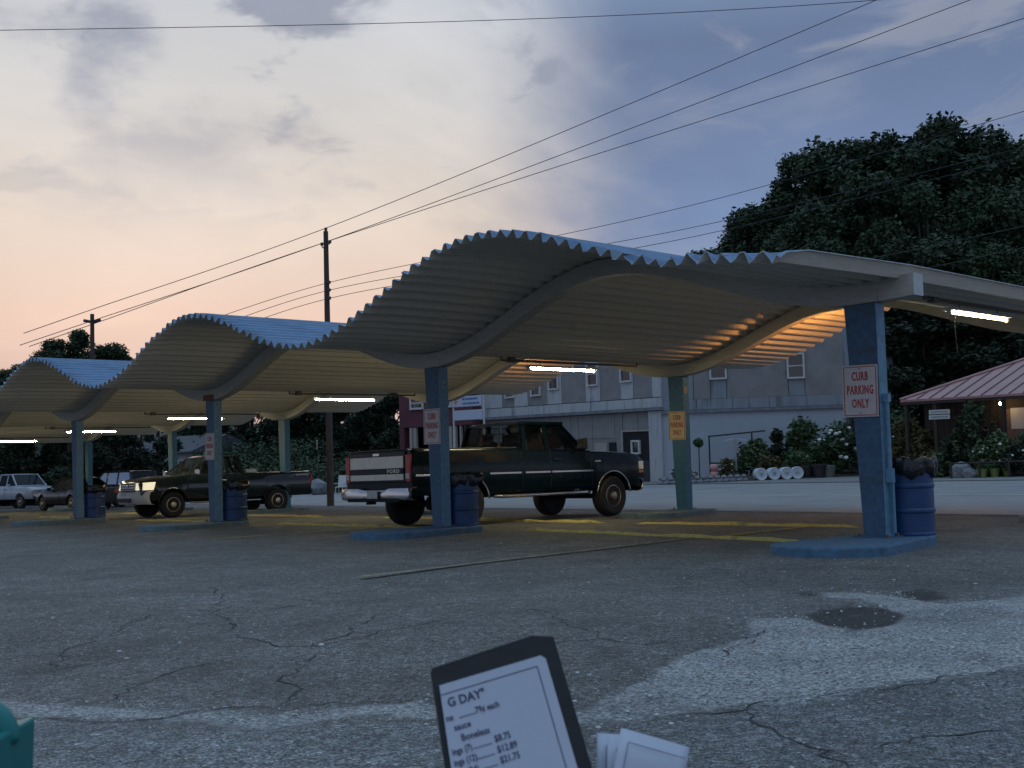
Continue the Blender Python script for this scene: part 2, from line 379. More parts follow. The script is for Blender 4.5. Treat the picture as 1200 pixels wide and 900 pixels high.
def asphalt():
    m = bpy.data.materials.new('asphalt'); m.use_nodes = True; t = m.node_tree; b = t.nodes['Principled BSDF']
    NN = t.nodes.new; K = t.links.new
    tc = NN('ShaderNodeTexCoord')
    def noi(s, d=5, r=.6):
        n = NN('ShaderNodeTexNoise'); n.inputs['Scale'].default_value = s; n.inputs['Detail'].default_value = d; n.inputs['Roughness'].default_value = r; K(tc.outputs['Object'], n.inputs[0]); return n.outputs[0]
    def mr(x, a, b_, c, d, sm=False):
        n = NN('ShaderNodeMapRange'); n.interpolation_type = 'SMOOTHSTEP' if sm else 'LINEAR'
        for i, v in zip((1, 2, 3, 4), (a, b_, c, d)): n.inputs[i].default_value = v
        K(x, n.inputs[0]); return n.outputs[0]
    def mixc(f, a, c):
        n = NN('ShaderNodeMix'); n.data_type = 'RGBA'
        if isinstance(f, float): n.inputs[0].default_value = f
        else: K(f, n.inputs[0])
        for i, x in ((6, a), (7, c)):
            if isinstance(x, tuple): n.inputs[i].default_value = (*x, 1)
            else: K(x, n.inputs[i])
        return n.outputs[2]
    def mul(a, c, f=1.):
        n = NN('ShaderNodeMix'); n.data_type = 'RGBA'; n.blend_type = 'MULTIPLY'; n.inputs[0].default_value = f; K(a, n.inputs[6]); K(c, n.inputs[7]); return n.outputs[2]
    def attr(nm): a = NN('ShaderNodeAttribute'); a.attribute_name = nm; return a.outputs['Fac']
    big = mr(noi(.35, 4), .3, .7, .78, 1.22); mid = mr(noi(2.2, 6), .3, .7, .82, 1.18)
    vo = NN('ShaderNodeTexVoronoi'); vo.inputs['Scale'].default_value = 125; K(tc.outputs['Object'], vo.inputs[0])
    stone = mr(vo.outputs['Color'], .25, .95, .42, 2.2)
    vo2 = NN('ShaderNodeTexVoronoi'); vo2.inputs['Scale'].default_value = 80; K(tc.outputs['Object'], vo2.inputs[0])
    stone2 = mr(vo2.outputs['Color'], .2, .95, .45, 1.9)
    base = mixc(attr('lower'), (.128, .127, .124), (.158, .161, .165))
    base = mul(mul(mul(base, big), mid), stone)
    base = mul(base, mr(vo2.outputs['Color'], .80, .95, 1, 2.3))
    vo3 = NN('ShaderNodeTexVoronoi'); vo3.inputs['Scale'].default_value = 38; K(tc.outputs['Object'], vo3.inputs[0])
    base = mul(base, mr(vo3.outputs['Color'], .2, .95, .72, 1.5))
    base = mul(base, mr(noi(9, 6, .75), .3, .7, .75, 1.25))
    # worn, aggregate showing
    wn = NN('ShaderNodeMath'); wn.operation = 'ADD'; K(attr('worn'), wn.inputs[0])
    wn2 = NN('ShaderNodeMath'); wn2.operation = 'MULTIPLY_ADD'; K(noi(5, 8, .7), wn2.inputs[0]); wn2.inputs[1].default_value = .9; wn2.inputs[2].default_value = -.45; K(wn2.outputs[0], wn.inputs[1])
    wf = mr(wn.outputs[0], .42, .66, 0, 1, True)
    worn = NN('ShaderNodeRGB'); worn.outputs[0].default_value = (.31, .31, .31, 1)
    base = mixc(wf, base, mul(mul(worn.outputs[0], stone2), mid))
    pa = NN('ShaderNodeMath'); pa.operation = 'ADD'; K(attr('patch'), pa.inputs[0]); K(wn2.outputs[0], pa.inputs[1])
    pt = mr(pa.outputs[0], .34, .58, 0, .95, True)
    dk = NN('ShaderNodeRGB'); dk.outputs[0].default_value = (.030, .029, .030, 1)
    base = mixc(pt, base, mul(dk.outputs[0], stone))
    # oil drips
    oil = mr(noi(1.1, 3, .5), .64, .72, 0, .45, True)
    base = mixc(oil, base, (.035, .033, .032))
    stn = mr(noi(.75, 7, .68), .50, .64, 0, .38, True)
    base = mixc(stn, base, (.055, .054, .054))
    pale = mr(noi(3.3, 7, .7), .60, .72, 0, .5, True)
    base = mixc(pale, base, (.20, .20, .20))
    K(base, b.inputs['Base Color']); b.inputs['Roughness'].default_value = .78; b.inputs['Specular IOR Level'].default_value = .45
    bp = NN('ShaderNodeBump'); bp.inputs['Strength'].default_value = .9; bp.inputs['Distance'].default_value = .012
    K(vo.outputs['Distance'], bp.inputs['Height'])
    bp2 = NN('ShaderNodeBump'); bp2.inputs['Strength'].default_value = .55; bp2.inputs['Distance'].default_value = .02; K(noi(26, 5, .7), bp2.inputs['Height']); K(bp.outputs[0], bp2.inputs['Normal'])
    K(bp2.outputs[0], b.inputs['Normal']); MATS['asphalt'] = m
    return m
me.materials.append(asphalt())
lot = bpy.data.objects.new('parking_lot', me); COL.objects.link(lot); tag(lot, kind='structure')

mat('road asphalt', (.20, .20, .205), .72, .15, .8, .3, dirt=(.15, .15, .155, .5), dscale=.35, bscale=60)
mat('apron', (.16, .16, .16), .8, .15, 1.2, .3, dirt=(.11, .11, .11, .5), dscale=.3, bscale=40)
mat('crack', (.030, .030, .030), .9)
mat('stone', (.42, .42, .41), .8, .4, 30, rand=0)
mat('kerb concrete', (.30, .30, .29), .8, .2, 4, .2)
mat('soil', (.05, .04, .03), .9, .4, 4, .4)
mat('grass ground', (.022, .035, .018), .95, .4, .4, .4)
def sheet(name, f0, f1, x0, x1, nx, ny, m, dz, parent=None, noisy=0):
    mb = MB(); vs = []
    for i in range(nx+1):
        x = x0+(x1-x0)*i/nx; a, c = f0(x), f1(x)
        for j in range(ny+1):
            y = a+(c-a)*j/ny
            if noisy and j in (0, ny): y += noise.noise(Vector((x*1.7, j, 3.)))*noisy
            vs.append((x, y, gz(x, y)+dz))
    mb.add(vs, [(i*(ny+1)+j, (i+1)*(ny+1)+j, (i+1)*(ny+1)+j+1, i*(ny+1)+j+1) for i in range(nx) for j in range(ny)])
    o = mb.build(name, m, parent, smooth=True)
    return o
RD = lambda c: (lambda x: c-.13*x)
tag(sheet('road', RD(8.1), RD(27.0), -130, 60, 190, 20, 'road asphalt', .012, noisy=.3), kind='structure')
tag(sheet('garden_apron', RD(27.6), RD(40), -60, 60, 60, 8, 'apron', .02), kind='structure')
rm = empty('road_markings'); tag(rm, kind='structure')
sheet('edge_line', RD(16.6), RD(16.72), -130, 60, 190, 1, 'road paint', .018, rm)
sheet('edge_line', RD(25.3), RD(25.42), -130, 60, 190, 1, 'road paint', .018, rm)
lm = empty('parking_lines'); tag(lm, kind='structure')
def stripe(p, q, w, m, dz=.016, n=24):
    p, q = Vector(p), Vector(q); d = (q-p).normalized(); nn = Vector((-d.y, d.x)); mb = MB(); vs = []
    for i in range(n+1):
        c = p+(q-p)*i/n
        for s_ in (-1, 1):
            e = c+nn*s_*(w/2)*(1+.25*noise.noise(Vector((c.x*6, c.y*6, s_*9.))))
            vs.append((e.x, e.y, float(gz(e.x, e.y))+dz))
    mb.add(vs, [(2*i, 2*i+2, 2*i+3, 2*i+1) for i in range(n)])
    return mb.build('painted_line', m, lm, smooth=True)
stripe((5.70, -5.6), (5.15, .4), .10, 'faded paint')
stripe((5.4, .4), (5.2, 3.6), .10, 'yellow paint')
for k in range(1, 5): stripe((5.3-LB*k, -2.8), (5.15-LB*k, 3.4), .10, 'faded paint' if k > 1 else 'yellow paint')
def bump_ridge(p, q, w=.16, h=.05):
    """asphalt speed hump painted yellow, worn and lumpy"""
    p, q = Vector(p), Vector(q); d = (q-p); n = max(6, int(d.length/.12)); d.normalize(); nn = Vector((-d.y, d.x)); vs = []; K_ = 7
    for i in range(n+1):
        c = p+(q-p)*i/n; e_ = min(1, i*.5, (n-i)*.5); hh = h*(.75+.5*noise.noise(Vector((c.x*2.1, c.y, 5.))))*e_
        wob_ = .05*noise.noise(Vector((c.x*.9, c.y, 2.)))
        for k in range(K_):
            t = -1+2*k/(K_-1); e = c+nn*(t*w/2*(.85+.3*noise.noise(Vector((c.x*3, k, 1.))))+wob_)
            vs.append((e.x, e.y, gz(e.x, e.y)+.002+hh*(1-t*t)+.008*noise.noise(Vector((e.x*9, e.y*9, 0)))*(1-t*t)))
    return MB().add(vs, [(i*K_+k, (i+1)*K_+k, (i+1)*K_+k+1, i*K_+k+1) for i in range(n) for k in range(K_-1)]).build('yellow_hump', 'yellow hump', lot, smooth=True)
mat('yellow hump', (.50, .42, .13), .8, .25, 14, .5, dirt=(.16, .14, .09, .54), dscale=3, bscale=70)
def humps(f, xa, xb): bump_ridge((xa, f(xa)), (xb, f(xb)))
fr_row = lambda x: ong(620, 621.5).y+(x-ong(620, 621.5).x)*(ong(945, 636).y-ong(620, 621.5).y)/(ong(945, 636).x-ong(620, 621.5).x)
bk_row = lambda x: ong(570, 610.5).y+(x-ong(570, 610.5).x)*(ong(1005, 618).y-ong(570, 610.5).y)/(ong(1005, 618).x-ong(570, 610.5).x)
humps(fr_row, ong(620, 621.5).x, ong(948, 636).x); humps(bk_row, ong(566, 610).x, ong(719, 612).x); humps(bk_row, ong(760, 612.5).x, ong(1006, 618).x)
for k in (1, 2, 3):
    humps(lambda x: 1.0-.02*x, -LB*k+.8, -LB*(k-1)-1.2); humps(lambda x: 3.9-.02*x, -LB*k+.9, -LB*(k-1)-1.9)

# cracks and seams in the old asphalt
for pts in ([(120, 692), (180, 690), (250, 687), (330, 684), (420, 676)], [(180, 720), (250, 716), (310, 715), (370, 706)], [(270, 742), (330, 757), (380, 760), (450, 740), (520, 730), (620, 715)],
            [(0, 792), (60, 783), (115, 772)], [(-40, 838), (60, 845), (150, 840), (260, 828), (340, 827), (420, 824), (520, 815)], [(700, 830), (780, 838), (880, 824), (990, 808), (1100, 792), (1240, 776)],
            [(330, 700), (410, 706), (520, 697), (640, 699), (700, 694)], [(840, 770), (880, 752), (900, 735)], [(620, 760), (700, 752), (760, 757), (800, 750)], [(1020, 880), (1100, 862), (1220, 852)], [(380, 760), (400, 742), (430, 728), (470, 716)], [(250, 687), (262, 700), (258, 716), (270, 742)], [(330, 828), (352, 806), (345, 790), (380, 762)], [(120, 822), (150, 800), (210, 786), (262, 770)], [(880, 824), (905, 850), (960, 872), (1010, 905)], [(620, 715), (660, 728), (700, 752)], [(60, 783), (80, 760), (130, 742), (180, 720)]):
    P = [ong(u, v) for u, v in pts]; mb = MB(); vs = []; Q = []
    for a, b in zip(P, P[1:]):
        n = max(3, int((b-a).length/.05))
        for i in range(n): Q.append(a.lerp(b, i/n))
    for i, q in enumerate(Q):
        d = (Q[min(i+1, len(Q)-1)]-Q[max(i-1, 0)]).normalized(); nn = Vector((-d.y, d.x, 0))
        off = nn*(noise.noise(Vector((q.x*3, q.y*3, 0.)))*.12+noise.noise(Vector((q.x*11, q.y*11, 8.)))*.06); w = .0025+.006*max(0, .35+noise.noise(Vector((q.x*4, q.y*4, 4.))))
        w *= min(1, i/3, (len(Q)-1-i)/3)+.02
        for s_ in (-1, 1):
            e = q+off+nn*w*s_
            wv = (math.sin(e.x*1.3+e.y*.7)*.008+math.sin(e.x*.6-e.y*1.1+1)*.012+math.sin(e.x*3.1+e.y*2.3)*.003)*math.exp(-(((e.x-9)/8)**2+((e.y+6.5)/6)**2))
            vs.append((e.x, e.y, gz(e.x, e.y)+wv+.003))
    mb.add(vs, [(2*i, 2*i+2, 2*i+3, 2*i+1) for i in range(len(Q)-1)])
    mb.build('crack', 'crack', lot)
# loose stones lying where the surface has worn through
def stones():
    vs = []; fs = []; cnt = 0; tries = 0
    xs_ = rng.uniform(3, 16, 90000); ys_ = rng.uniform(-11.5, -1, 90000)
    w = np.maximum(poly_mask(xs_, ys_, GRAVEL, .25), .7*poly_mask(xs_, ys_, BAND, .25)); w = np.maximum(w, .04)
    keep = rng.random(90000) < w*.33
    xs_, ys_ = xs_[keep], ys_[keep]
    nr = np.exp(-(((xs_-9)/8)**2+((ys_+6.5)/6)**2))
    zs_ = gzn(xs_, ys_)+(np.sin(xs_*1.3+ys_*.7)*.008+np.sin(xs_*.6-ys_*1.1+1)*.012+np.sin(xs_*3.1+ys_*2.3)*.003)*nr
    g_ = (1+5**.5)/2
    ico = np.array([(-1, g_, 0), (1, g_, 0), (-1, -g_, 0), (1, -g_, 0), (0, -1, g_), (0, 1, g_), (0, -1, -g_), (0, 1, -g_), (g_, 0, -1), (g_, 0, 1), (-g_, 0, -1), (-g_, 0, 1)])/1.9
    of = np.array([(0, 11, 5), (0, 5, 1), (0, 1, 7), (0, 7, 10), (0, 10, 11), (1, 5, 9), (5, 11, 4), (11, 10, 2), (10, 7, 6), (7, 1, 8), (3, 9, 4), (3, 4, 2), (3, 2, 6), (3, 6, 8), (3, 8, 9), (4, 9, 5), (2, 4, 11), (6, 2, 10), (8, 6, 7), (9, 8, 1)])
    n = len(xs_); s = np.minimum(rng.gamma(2.6, .0017, n)+.0022, .017); a = rng.uniform(0, 6.28, n)
    V = ico[None]*s[:, None, None]*rng.uniform(.72, 1.28, (n, 12, 3))*rng.uniform(.6, 1.25, (n, 1, 3)); V[..., 2] *= .7
    X = V[..., 0]*np.cos(a)[:, None]-V[..., 1]*np.sin(a)[:, None]; Y = V[..., 0]*np.sin(a)[:, None]+V[..., 1]*np.cos(a)[:, None]
    co = np.stack([X+xs_[:, None], Y+ys_[:, None], V[..., 2]+zs_[:, None]+.001], -1).reshape(-1, 3)
    fc = (of[None]+np.arange(n)[:, None, None]*12).reshape(-1, 3)
    me = bpy.data.meshes.new('loose_gravel'); me.from_pydata(co.tolist(), [], fc.tolist()); me.materials.append(MATS['stone'])
    o = bpy.data.objects.new('loose_gravel', me); COL.objects.link(o)
    tag(o, 'loose pale gravel scattered on the worn asphalt', 'gravel', kind='stuff')
stones()

# ------------------------------------------------------------------ canopy
AMP = .48
def zb(x): return 2.78+.02*x+AMP*(1-math.cos(2*math.pi*x/LB))*(.25 if x > LB else 1)
def dzb(x): return .02+AMP*2*math.pi/LB*math.sin(2*math.pi*x/LB)*(.25 if x > LB else 1)
def roof_mats():
    # weathered cream underside with dirt along the folds
    m = mat('deck underside', (.53, .49, .42), .75, .08, 6, .15, dirt=(.42, .37, .30, .56), dscale=1.1, stretch=(5, .8, 5), rand=.07)
    mat('deck top blue', (.115, .215, .36), .55, .3, 3, .1, dirt=(.15, .21, .27, .53), dscale=1.6, stretch=(2, .6, 2), rand=.08)
    mat('deck edge', (.42, .46, .50), .55, .3, 12, .2, dirt=(.20, .14, .09, .56), dscale=8)
roof_mats()
canopy = empty('drive_in_canopy', (0, 0, 0), 0, 'long wave-shaped drive-in canopy of ribbed metal deck on blue steel posts', 'canopy')
Y0, Y1 = -2.65, WR+2.8
PITCH = LB/36
XEND = 8.72
def panel_mesh(kstart, mirror, seed, rough_near=0, nfl=3):
    """three V folds of deck running from the near eave to the far eave, bottom at height zb+beam"""
    rd = random.Random(seed)
    pts = []      # (x, normal offset)
    for i in range(nfl*2+1):
        x = kstart+i*PITCH/2
        hi = i % 2 == 0
        if hi:
            pts.append((x-.018, .045))
            pts.append((x+.018, .045))
        else: pts += [(x-.022, -.040), (x+.022, -.040)]
    cols = []
    ysn = [Y0, Y0+.12, Y0+.5, 0, WR/2, WR, Y1-.5, Y1]
    mb = MB(); n = len(pts); vs = []
    for jy, y in enumerate(ysn):
        for ip, (x, h) in enumerate(pts):
            h = h*((1.15 if jy < 2 else 1.6) if x > 7.3 else .68 if jy > 1 else 1.)
            zc = zb(x)+.25+.034; sl = dzb(x); L_ = math.hypot(1, sl)
            px, pz = x-h*sl/L_, zc+h/L_
            yy = y; j1 = rd.uniform(-.012, .012)
            if jy == 0: yy += j1*1.6; pz += j1*(1+rough_near*4)
            if jy <= 1 and rough_near and h > 0: pz -= rough_near*abs(rd.gauss(0, .05)); px += rough_near*rd.gauss(0, .03)
            if jy <= 1: pz -= .01
            if jy <= 2 and x > 6.9: pz += (.06*math.exp(-((x-7.7)/.45)**2)-.07*max(0, (x-8.2)/.5))*(1, .95, .7)[jy]
            vs.append(Vector((px, yy, pz)))
    T = .010; m = len(vs)
    top = [v+Vector((0, 0, T)) for v in vs]
    fs = []; mi = []
    for j in range(len(ysn)-1):
        for i in range(n-1):
            a = j*n+i
            fs.append((a, a+n, a+n+1, a+1)); mi.append(0)
            fs.append((m+a, m+a+1, m+a+n+1, m+a+n)); mi.append(1)
    for i in range(n-1):
        fs.append((i, i+1, m+i+1, m+i)); mi.append(2)
        a = (len(ysn)-1)*n+i; fs.append((a, m+a, m+a+1, a+1)); mi.append(2)
    for j in range(len(ysn)-1):
        a = j*n; fs.append((a, m+a, m+a+n, a+n)); mi.append(2)
        a = j*n+n-1; fs.append((a, a+n, m+a+n, m+a)); mi.append(2)
    mb.v = [tuple(v) for v in vs+top]; mb.f = [list(f) for f in fs]; mb.m = mi
    return mb
NPAN = 12
protos = {}
k_first = int(math.floor(XEND/(3*PITCH)))          # index of last panel whose end is < XEND
for k in range(k_first, k_first-74, -1):
    x0 = XEND-3*PITCH*(k_first-k+1)
    per = (k_first-k) // NPAN; ph = (k_first-k) % NPAN
    if per == 0 or ph not in protos:
        rn = .4 if (k_first-k) in (0, 1, 2) and per == 0 else 0
        o = panel_mesh(x0, False, k, rn).build('roof_panel', ['deck underside', 'deck top blue', 'deck edge'], canopy)
        if rn == 0 or per > 0: protos[ph] = (o, per)
    else:
        src, p0 = protos[ph]; o = bpy.data.objects.new('roof_panel', src.data); COL.objects.link(o); o.parent = canopy
        o.location = (-(per-p0)*LB, 0, -.02*LB*(per-p0))
    if k % 2: o.location.z += .0065
    o.location.y += random.uniform(-.012, .012)
# curved laminated beams, one length per bay, butted with a small gap at the crests
def beam(x0, x1, y, end=False):
    mb = MB(); n = 22; vs = []
    for i in range(n+1):
        x = x0+(x1-x0)*i/n
        for dy, dz in ((-.11, 0), (.11, 0), (.11, .25), (-.11, .25)):
            vs.append((x, y+dy, zb(x)+dz-(.0 if dz else 0)))
    fs = []
    for i in range(n):
        for j in range(4):
            a = i*4; fs.append((a+j, a+(j+1) % 4, a+4+(j+1) % 4, a+4+j))
    fs += [(3, 2, 1, 0), (n*4, n*4+1, n*4+2, n*4+3)]
    mb.add(vs, fs)
    o = mb.build('curved_beam', 'beam', canopy, smooth=True, auto=30)
    return o
for y in (0, WR):
    beam(4.3, 8.8, y)
    for k in range(0, 5): beam(4.3-LB*(k+1)+.006, 4.3-LB*k, y)
# end cap, freshly painted
MB().box((8.804, 0, zb(8.8)+.125), (.008, .225, .255)).build('end_cap', mat('cap white', (.42, .43, .44), .5, .1), canopy)
# posts
def post(x, y, m, letter=None, conduit=False, plate=False):
    mb = MB(); h0 = GA*x-GB*y+.035; h1 = zb(x)+.002
    wt, wb_, d = .205, .205, .085
    lt, lb_ = -.205, -.075
    mb.hexa([(x+lb_, y-d, h0), (x+wb_, y-d, h0), (x+wb_, y+d, h0), (x+lb_, y+d, h0)], [(x+lt, y-d, h1), (x+wt, y-d, h1), (x+wt, y+d, h1), (x+lt, y+d, h1)])
    o = mb.build('support_post', m, canopy, bevel=.008)
    f = MB(); f.box((x+wb_+.004, y, (h0+h1)/2), (.008, 2*d+.02, h1-h0-.02)); f.build('flange', 'post edge' if m == 'post blue' else m, o)
    b = MB(); b.box((x+.06, y, h0+.008), (.46, .34, .016)); b.build('base_plate', m, o, bevel=.003)
    for bx in (-.12, .24):
        for by in (-.12, .12):
            c = MB(); c.lathe([(.018, 0), (.018, .018), (.010, .03), (0, .032)], 8, (x+bx, y+by, h0+.016)); c.build('bolt', 'rust', o)
    if conduit:
        c = MB(); c.tube([(x+wb_+.05, y-.02, h0+.75), (x+wb_+.05, y-.02, h0+1.62)], .028, 8); c.box((x+wb_+.05, y-.02, h0+.72), (.08, .07, .16)); c.box((x+wb_+.05, y-.02, h0+1.62), (.07, .07, .10))
        c.tube([(x+wb_+.05, y+.03, h0+.05), (x+wb_+.05, y+.03, h0+.8)], .02, 8)
        c.build('conduit', 'post edge', o)
    s = MB(); s.box((x-.0, y-.116, zb(x)+.07), (.5, .008, .13)); s.box((x-.0, y+.116, zb(x)+.07), (.5, .008, .13))
    s.build('saddle_plate', 'rust' if plate else 'beam', o)
    if letter:
        t = text_mesh(letter, .17, .002, .002, .8); to = text_obj('lettering', t, 'letter tan', o, (x+wb_+.012, y-.0, h1-.36), (R(90), 0, R(90)))
    return o
post(LB, 0, 'post blue', None, True)
post(0, 0, 'post blue', 'C')
post(-LB, 0, 'post blue', None, False, True)
post(-2*LB, 0, 'post blue'); post(-3*LB, 0, 'post blue'); post(-4*LB, 0, 'post blue')
post(LB, WR, 'post teal'); post(0, WR, 'post teal', 'D')
for k in (1, 2, 3, 4): post(-k*LB, WR, 'post teal')
# kerb pads
pads = 'raised blue-painted kerb pads under the canopy posts'
PADL = {(-1, 0): 'nearest blue concrete pad, at the foot of the post with the large curb parking sign', (0, 0): 'blue concrete pad in front of the green truck tailgate',
        (1, 0): 'grey-blue pad with barrel in front of the second pickup', (2, 0): 'narrow grey-blue pad with barrel at left before the dark car', (3, 0): 'pad end poking in at the left picture edge',
        (0, 1): 'far grey-green pad right of the green truck front wheel', (2, 1): 'far grey-green pad by the rear wheel of the second pickup', (-1, 1): 'far pad beyond the right picture edge under the corner post',
        (1, 1): 'far pad hidden behind the green truck tail', (3, 1): 'far pad behind the second pickup bonnet', (4, 0): 'near pad beyond the left picture edge', (4, 1): 'last far pad toward the left road'}
mat('pad grey', (.12, .18, .20), .8, .3, 9, .4, dirt=(.20, .19, .15, .52), dscale=3, bscale=60)
for (k, row), lab in PADL.items():
    x = -k*LB; y = row*WR; zt = GA*x-GB*y+.035
    poly = []
    y1, hw = .66, .44
    for i in range(15): t = math.pi+math.pi*i/14; poly.append((.08+.68*math.cos(t), -1.15+.62*math.sin(t)))
    poly += [(hw, y1-.12), (hw-.12, y1), (-hw+.12, y1), (-hw, y1-.12)]
    o = MB().prism(poly, .20, Matrix.Identity(4)).build('kerb_pad', 'pad blue' if row == 0 and k < 1 else 'pad grey', bevel=.02, loc=(x+.06, y, zt-.20))
    o.rotation_euler = (-GB, -GA, 0)
    tag(o, lab, 'kerb pad', pads)

# signs
t1, t2, t3 = text_mesh('CURB', .145, .0045, .0012, .52, sp=1.12), text_mesh('PARKING', .145, .0045, .0012, .52, sp=1.12), text_mesh('ONLY', .145, .0045, .0012, .52, sp=1.12)
mat('sign white tubelit', (.62, .53, .30), .5, .08, 10)  # white sign panel with the tube's yellow light put into its colour
def curb_sign(x, y, ztop, label, m='sign white'):
    r = empty('curb_parking_sign', (x, y, ztop-.305), 0, label, 'sign', 'CURB PARKING ONLY signs on the canopy posts')
    MB().box((0, 0, 0), (.455, .004, .61)).build('panel', m, r)
    b = MB()
    for c, d in (((0, -.0035, .285), (.41, .002, .010)), ((0, -.0035, -.285), (.41, .002, .010)), ((-.205, -.0035, 0), (.010, .002, .56)), ((.205, -.0035, 0), (.010, .002, .56))): b.box(c, d)
    b.build('border', 'sign red', r)
    for t, z in ((t1, .125), (t2, -.035), (t3, -.195)): text_obj('lettering', t, 'sign red', r, (0, -.004, z), (R(90), 0, 0))
    for z in (.262, -.262): MB().lathe([(.010, 0), (.008, .004), (0, .005)], 8, axis='Y').build('bolt', 'sign bolt', r, loc=(0, -.0075, z))
    r.rotation_euler = (R(-.5), R(random.uniform(-1, 1)), 0)
    return r
curb_sign(LB-.03, -.1, 2.22, 'large white CURB PARKING ONLY sign with red letters on the nearest blue post')
curb_sign(-.01, -.1, 2.07, 'CURB PARKING ONLY sign on the post in front of the green truck')
curb_sign(-LB, -.1, 1.88, 'small dim CURB PARKING ONLY sign on the post before the second pickup cab')
curb_sign(.02, WR-.1, 2.04, 'yellow lit CURB PARKING ONLY sign on the far teal post', 'sign white tubelit')

# fluorescent fixtures under the troughs
emit('dim tube light', (1., .84, .46), 30.); emit('tube light', (1., .87, .50), 190.)
emit('amber light', (1., .40, .07), 60.)
FIX = [(-1, 'glowing tube light at far right under the canopy end'), (0, 'bright tube light hanging over the green truck cab'), (1, 'short lit tube light above the tailgate of the green truck'),
       (2, 'lit tube light seen left of the post with the barrel by the second pickup'), (3, 'tube light near the left end over the dark parked car'), (4, 'faint tube light last to the left')]
for k, lab in FIX:
    x = -k*LB; z = zb(x)+.055
    dy = 0 if k < 1 else .45
    r = empty('tube_light', (x, 3.15+dy, z), 0, lab, 'light', 'tube lights hung under the canopy')
    hs = MB(); hs.hexa([(-.085, -.95, .024), (.085, -.95, .024), (.085, .95, .024), (-.085, .95, .024)], [(-.04, -.95, .07), (.04, -.95, .07), (.04, .95, .07), (-.04, .95, .07)])
    hs.build('housing', 'white enamel', r)
    MB().tube([(0, -.88, 0), (0, .88, 0)], .015, 8).build('tube', 'dim tube light' if k == -1 else 'tube light', r)
    for s in (-1, 1): MB().box((0, s*.91, 0), (.05, .05, .06)).build('end_cap', 'white enamel', r)
    c = MB(); c.tube([(0, -1.6, .14), (0, 2.2, .14)], .022, 8); c.tube([(0, -1.6, .14), (0, -1.6, .22)], .022, 6); c.tube([(0, 2.2, .14), (0, 2.2, .22)], .022, 6)
    for yy in (-.6, .6): c.tube([(0, yy, .07), (0, yy, .14)], .008, 6)
    c.build('conduit', 'conduit', r)
    jb = MB(); jb.box((0, -1.35, .15), (.10, .14, .10)); jb.build('junction_box', 'conduit', r, bevel=.006)
    if k == -1:
        c = MB(); c.tube([(.02, -.75, .10), (.0, -.76, -.2), (.015, -.75, -.55)], .005, 5); c.build('pull_cord', 'conduit', r)
for x, lab, s, dz9 in ((4.28, 'amber lamp under the outer side of the far beam behind the right post', 1.1, -.13), (-4.3, 'amber lamp on the outer side of the far beam behind the green truck', .35, .10)):
    r = empty('amber_lamp', (x, WR+.34, zb(x)+dz9), 0, lab, 'lamp', 'amber lamps behind the far beam')
    tr9 = MB(); tr9.box((0, .08, -.085), (.5, .36, .02)); tr9.box((0, -.12, .02+.17*(dz9 < 0)), (.5, .02, .20+.36*(dz9 < 0))); tr9.build('light_baffle', 'conduit', r)  # unseen baffle added to keep amber light off ground and inner ceiling
    MB().box((0, -.175, .02-dz9*.8), (.10, .09, .08+abs(dz9)*.6)).build('bracket', 'conduit', r)
    MB().lathe([(.02, .07), (.045, .06), (.055, .02), (.045, -.03), (0, -.055)], 12).build('bulb', emit('amber light %d' % int(s*100), (1., .42, .09), 2000.*s), r, smooth=True)

# ------------------------------------------------------------------ barrels
def barrel_mesh():
    p = [(.285, 0), (.292, .01), (.292, .03), (.283, .04)]
    for h in (.29, .58): p += [(.283, h-.03), (.294, h-.012), (.294, h+.012), (.283, h+.03)]
    p += [(.283, .84), (.293, .85), (.293, .875), (.275, .88), (.270, .80), (0, .79)]
    return MB().lathe(p, 40)
b0 = None
def barrel(x, y, lab, seed, flap=0):
    global b0
    z = GA*x-GB*y+.04
    r = empty('rubbish_barrel', (x, y, z), 0, lab, 'barrel', 'blue barrels with black bin bags beside the posts')
    if b0 is None: b0 = barrel_mesh().build('drum', 'barrel blue', r, smooth=True, auto=30)
    else:
        o = b0.copy(); COL.objects.link(o); o.parent = r
    rd = random.Random(seed)
    prof = [(.272, .72), (.303, .70), (.316, .72), (.325, .79), (.322, .86), (.318, .90), (.300, .915), (.262, .90), (.240, .80), (.19, .72), (.0, .70)]
    ph = [rd.uniform(0, 6.28) for _ in range(6)]
    def jit(i, j, rr, h):
        t = 2*math.pi*j/56
        w = .016*math.sin(9*t+ph[0]+i*.4)+.012*math.sin(17*t+ph[1]-i*.7)+.014*math.sin(4*t+ph[2])
        if i in (1, 2, 3): w += .02*math.sin(6*t+ph[3]); h += .025*math.sin(5*t+ph[4])*(1 if i < 3 else .4)+.018*math.sin(11*t+ph[5])
        if flap and i in (1, 2, 3, 4):
            g = math.exp(-((t-5.9+(6.28 if t < 1 else 0)) % 6.28-0)**2/.12) if False else math.exp(-(min(abs(t-.35), 6.283-abs(t-.35))**2)/.10); w += flap*g*(.12 if i < 4 else .05); h += .06*g
        return rr+w*(.3 if i == 0 else 1), h+.012*math.sin(7*t+ph[2])*(1 if 3 < i < 8 else 0)
    MB().lathe(prof, 56, jit=jit).build('bin_bag', 'bin bag', r, smooth=True)
    return r
barrel(LB+.20, .50, 'nearest blue barrel with black bin bag beside the right hand post', 1)
barrel(.10, .45, 'blue barrel with ragged bag between the post and the green truck rear wheel', 2, 1.)
barrel(-LB+.10, .45, 'blue barrel with flapping bag in front of the second pickup', 3, 1.)
barrel(-2*LB+.10, .45, 'farthest blue barrel standing before the dark parked cars', 4, .6)

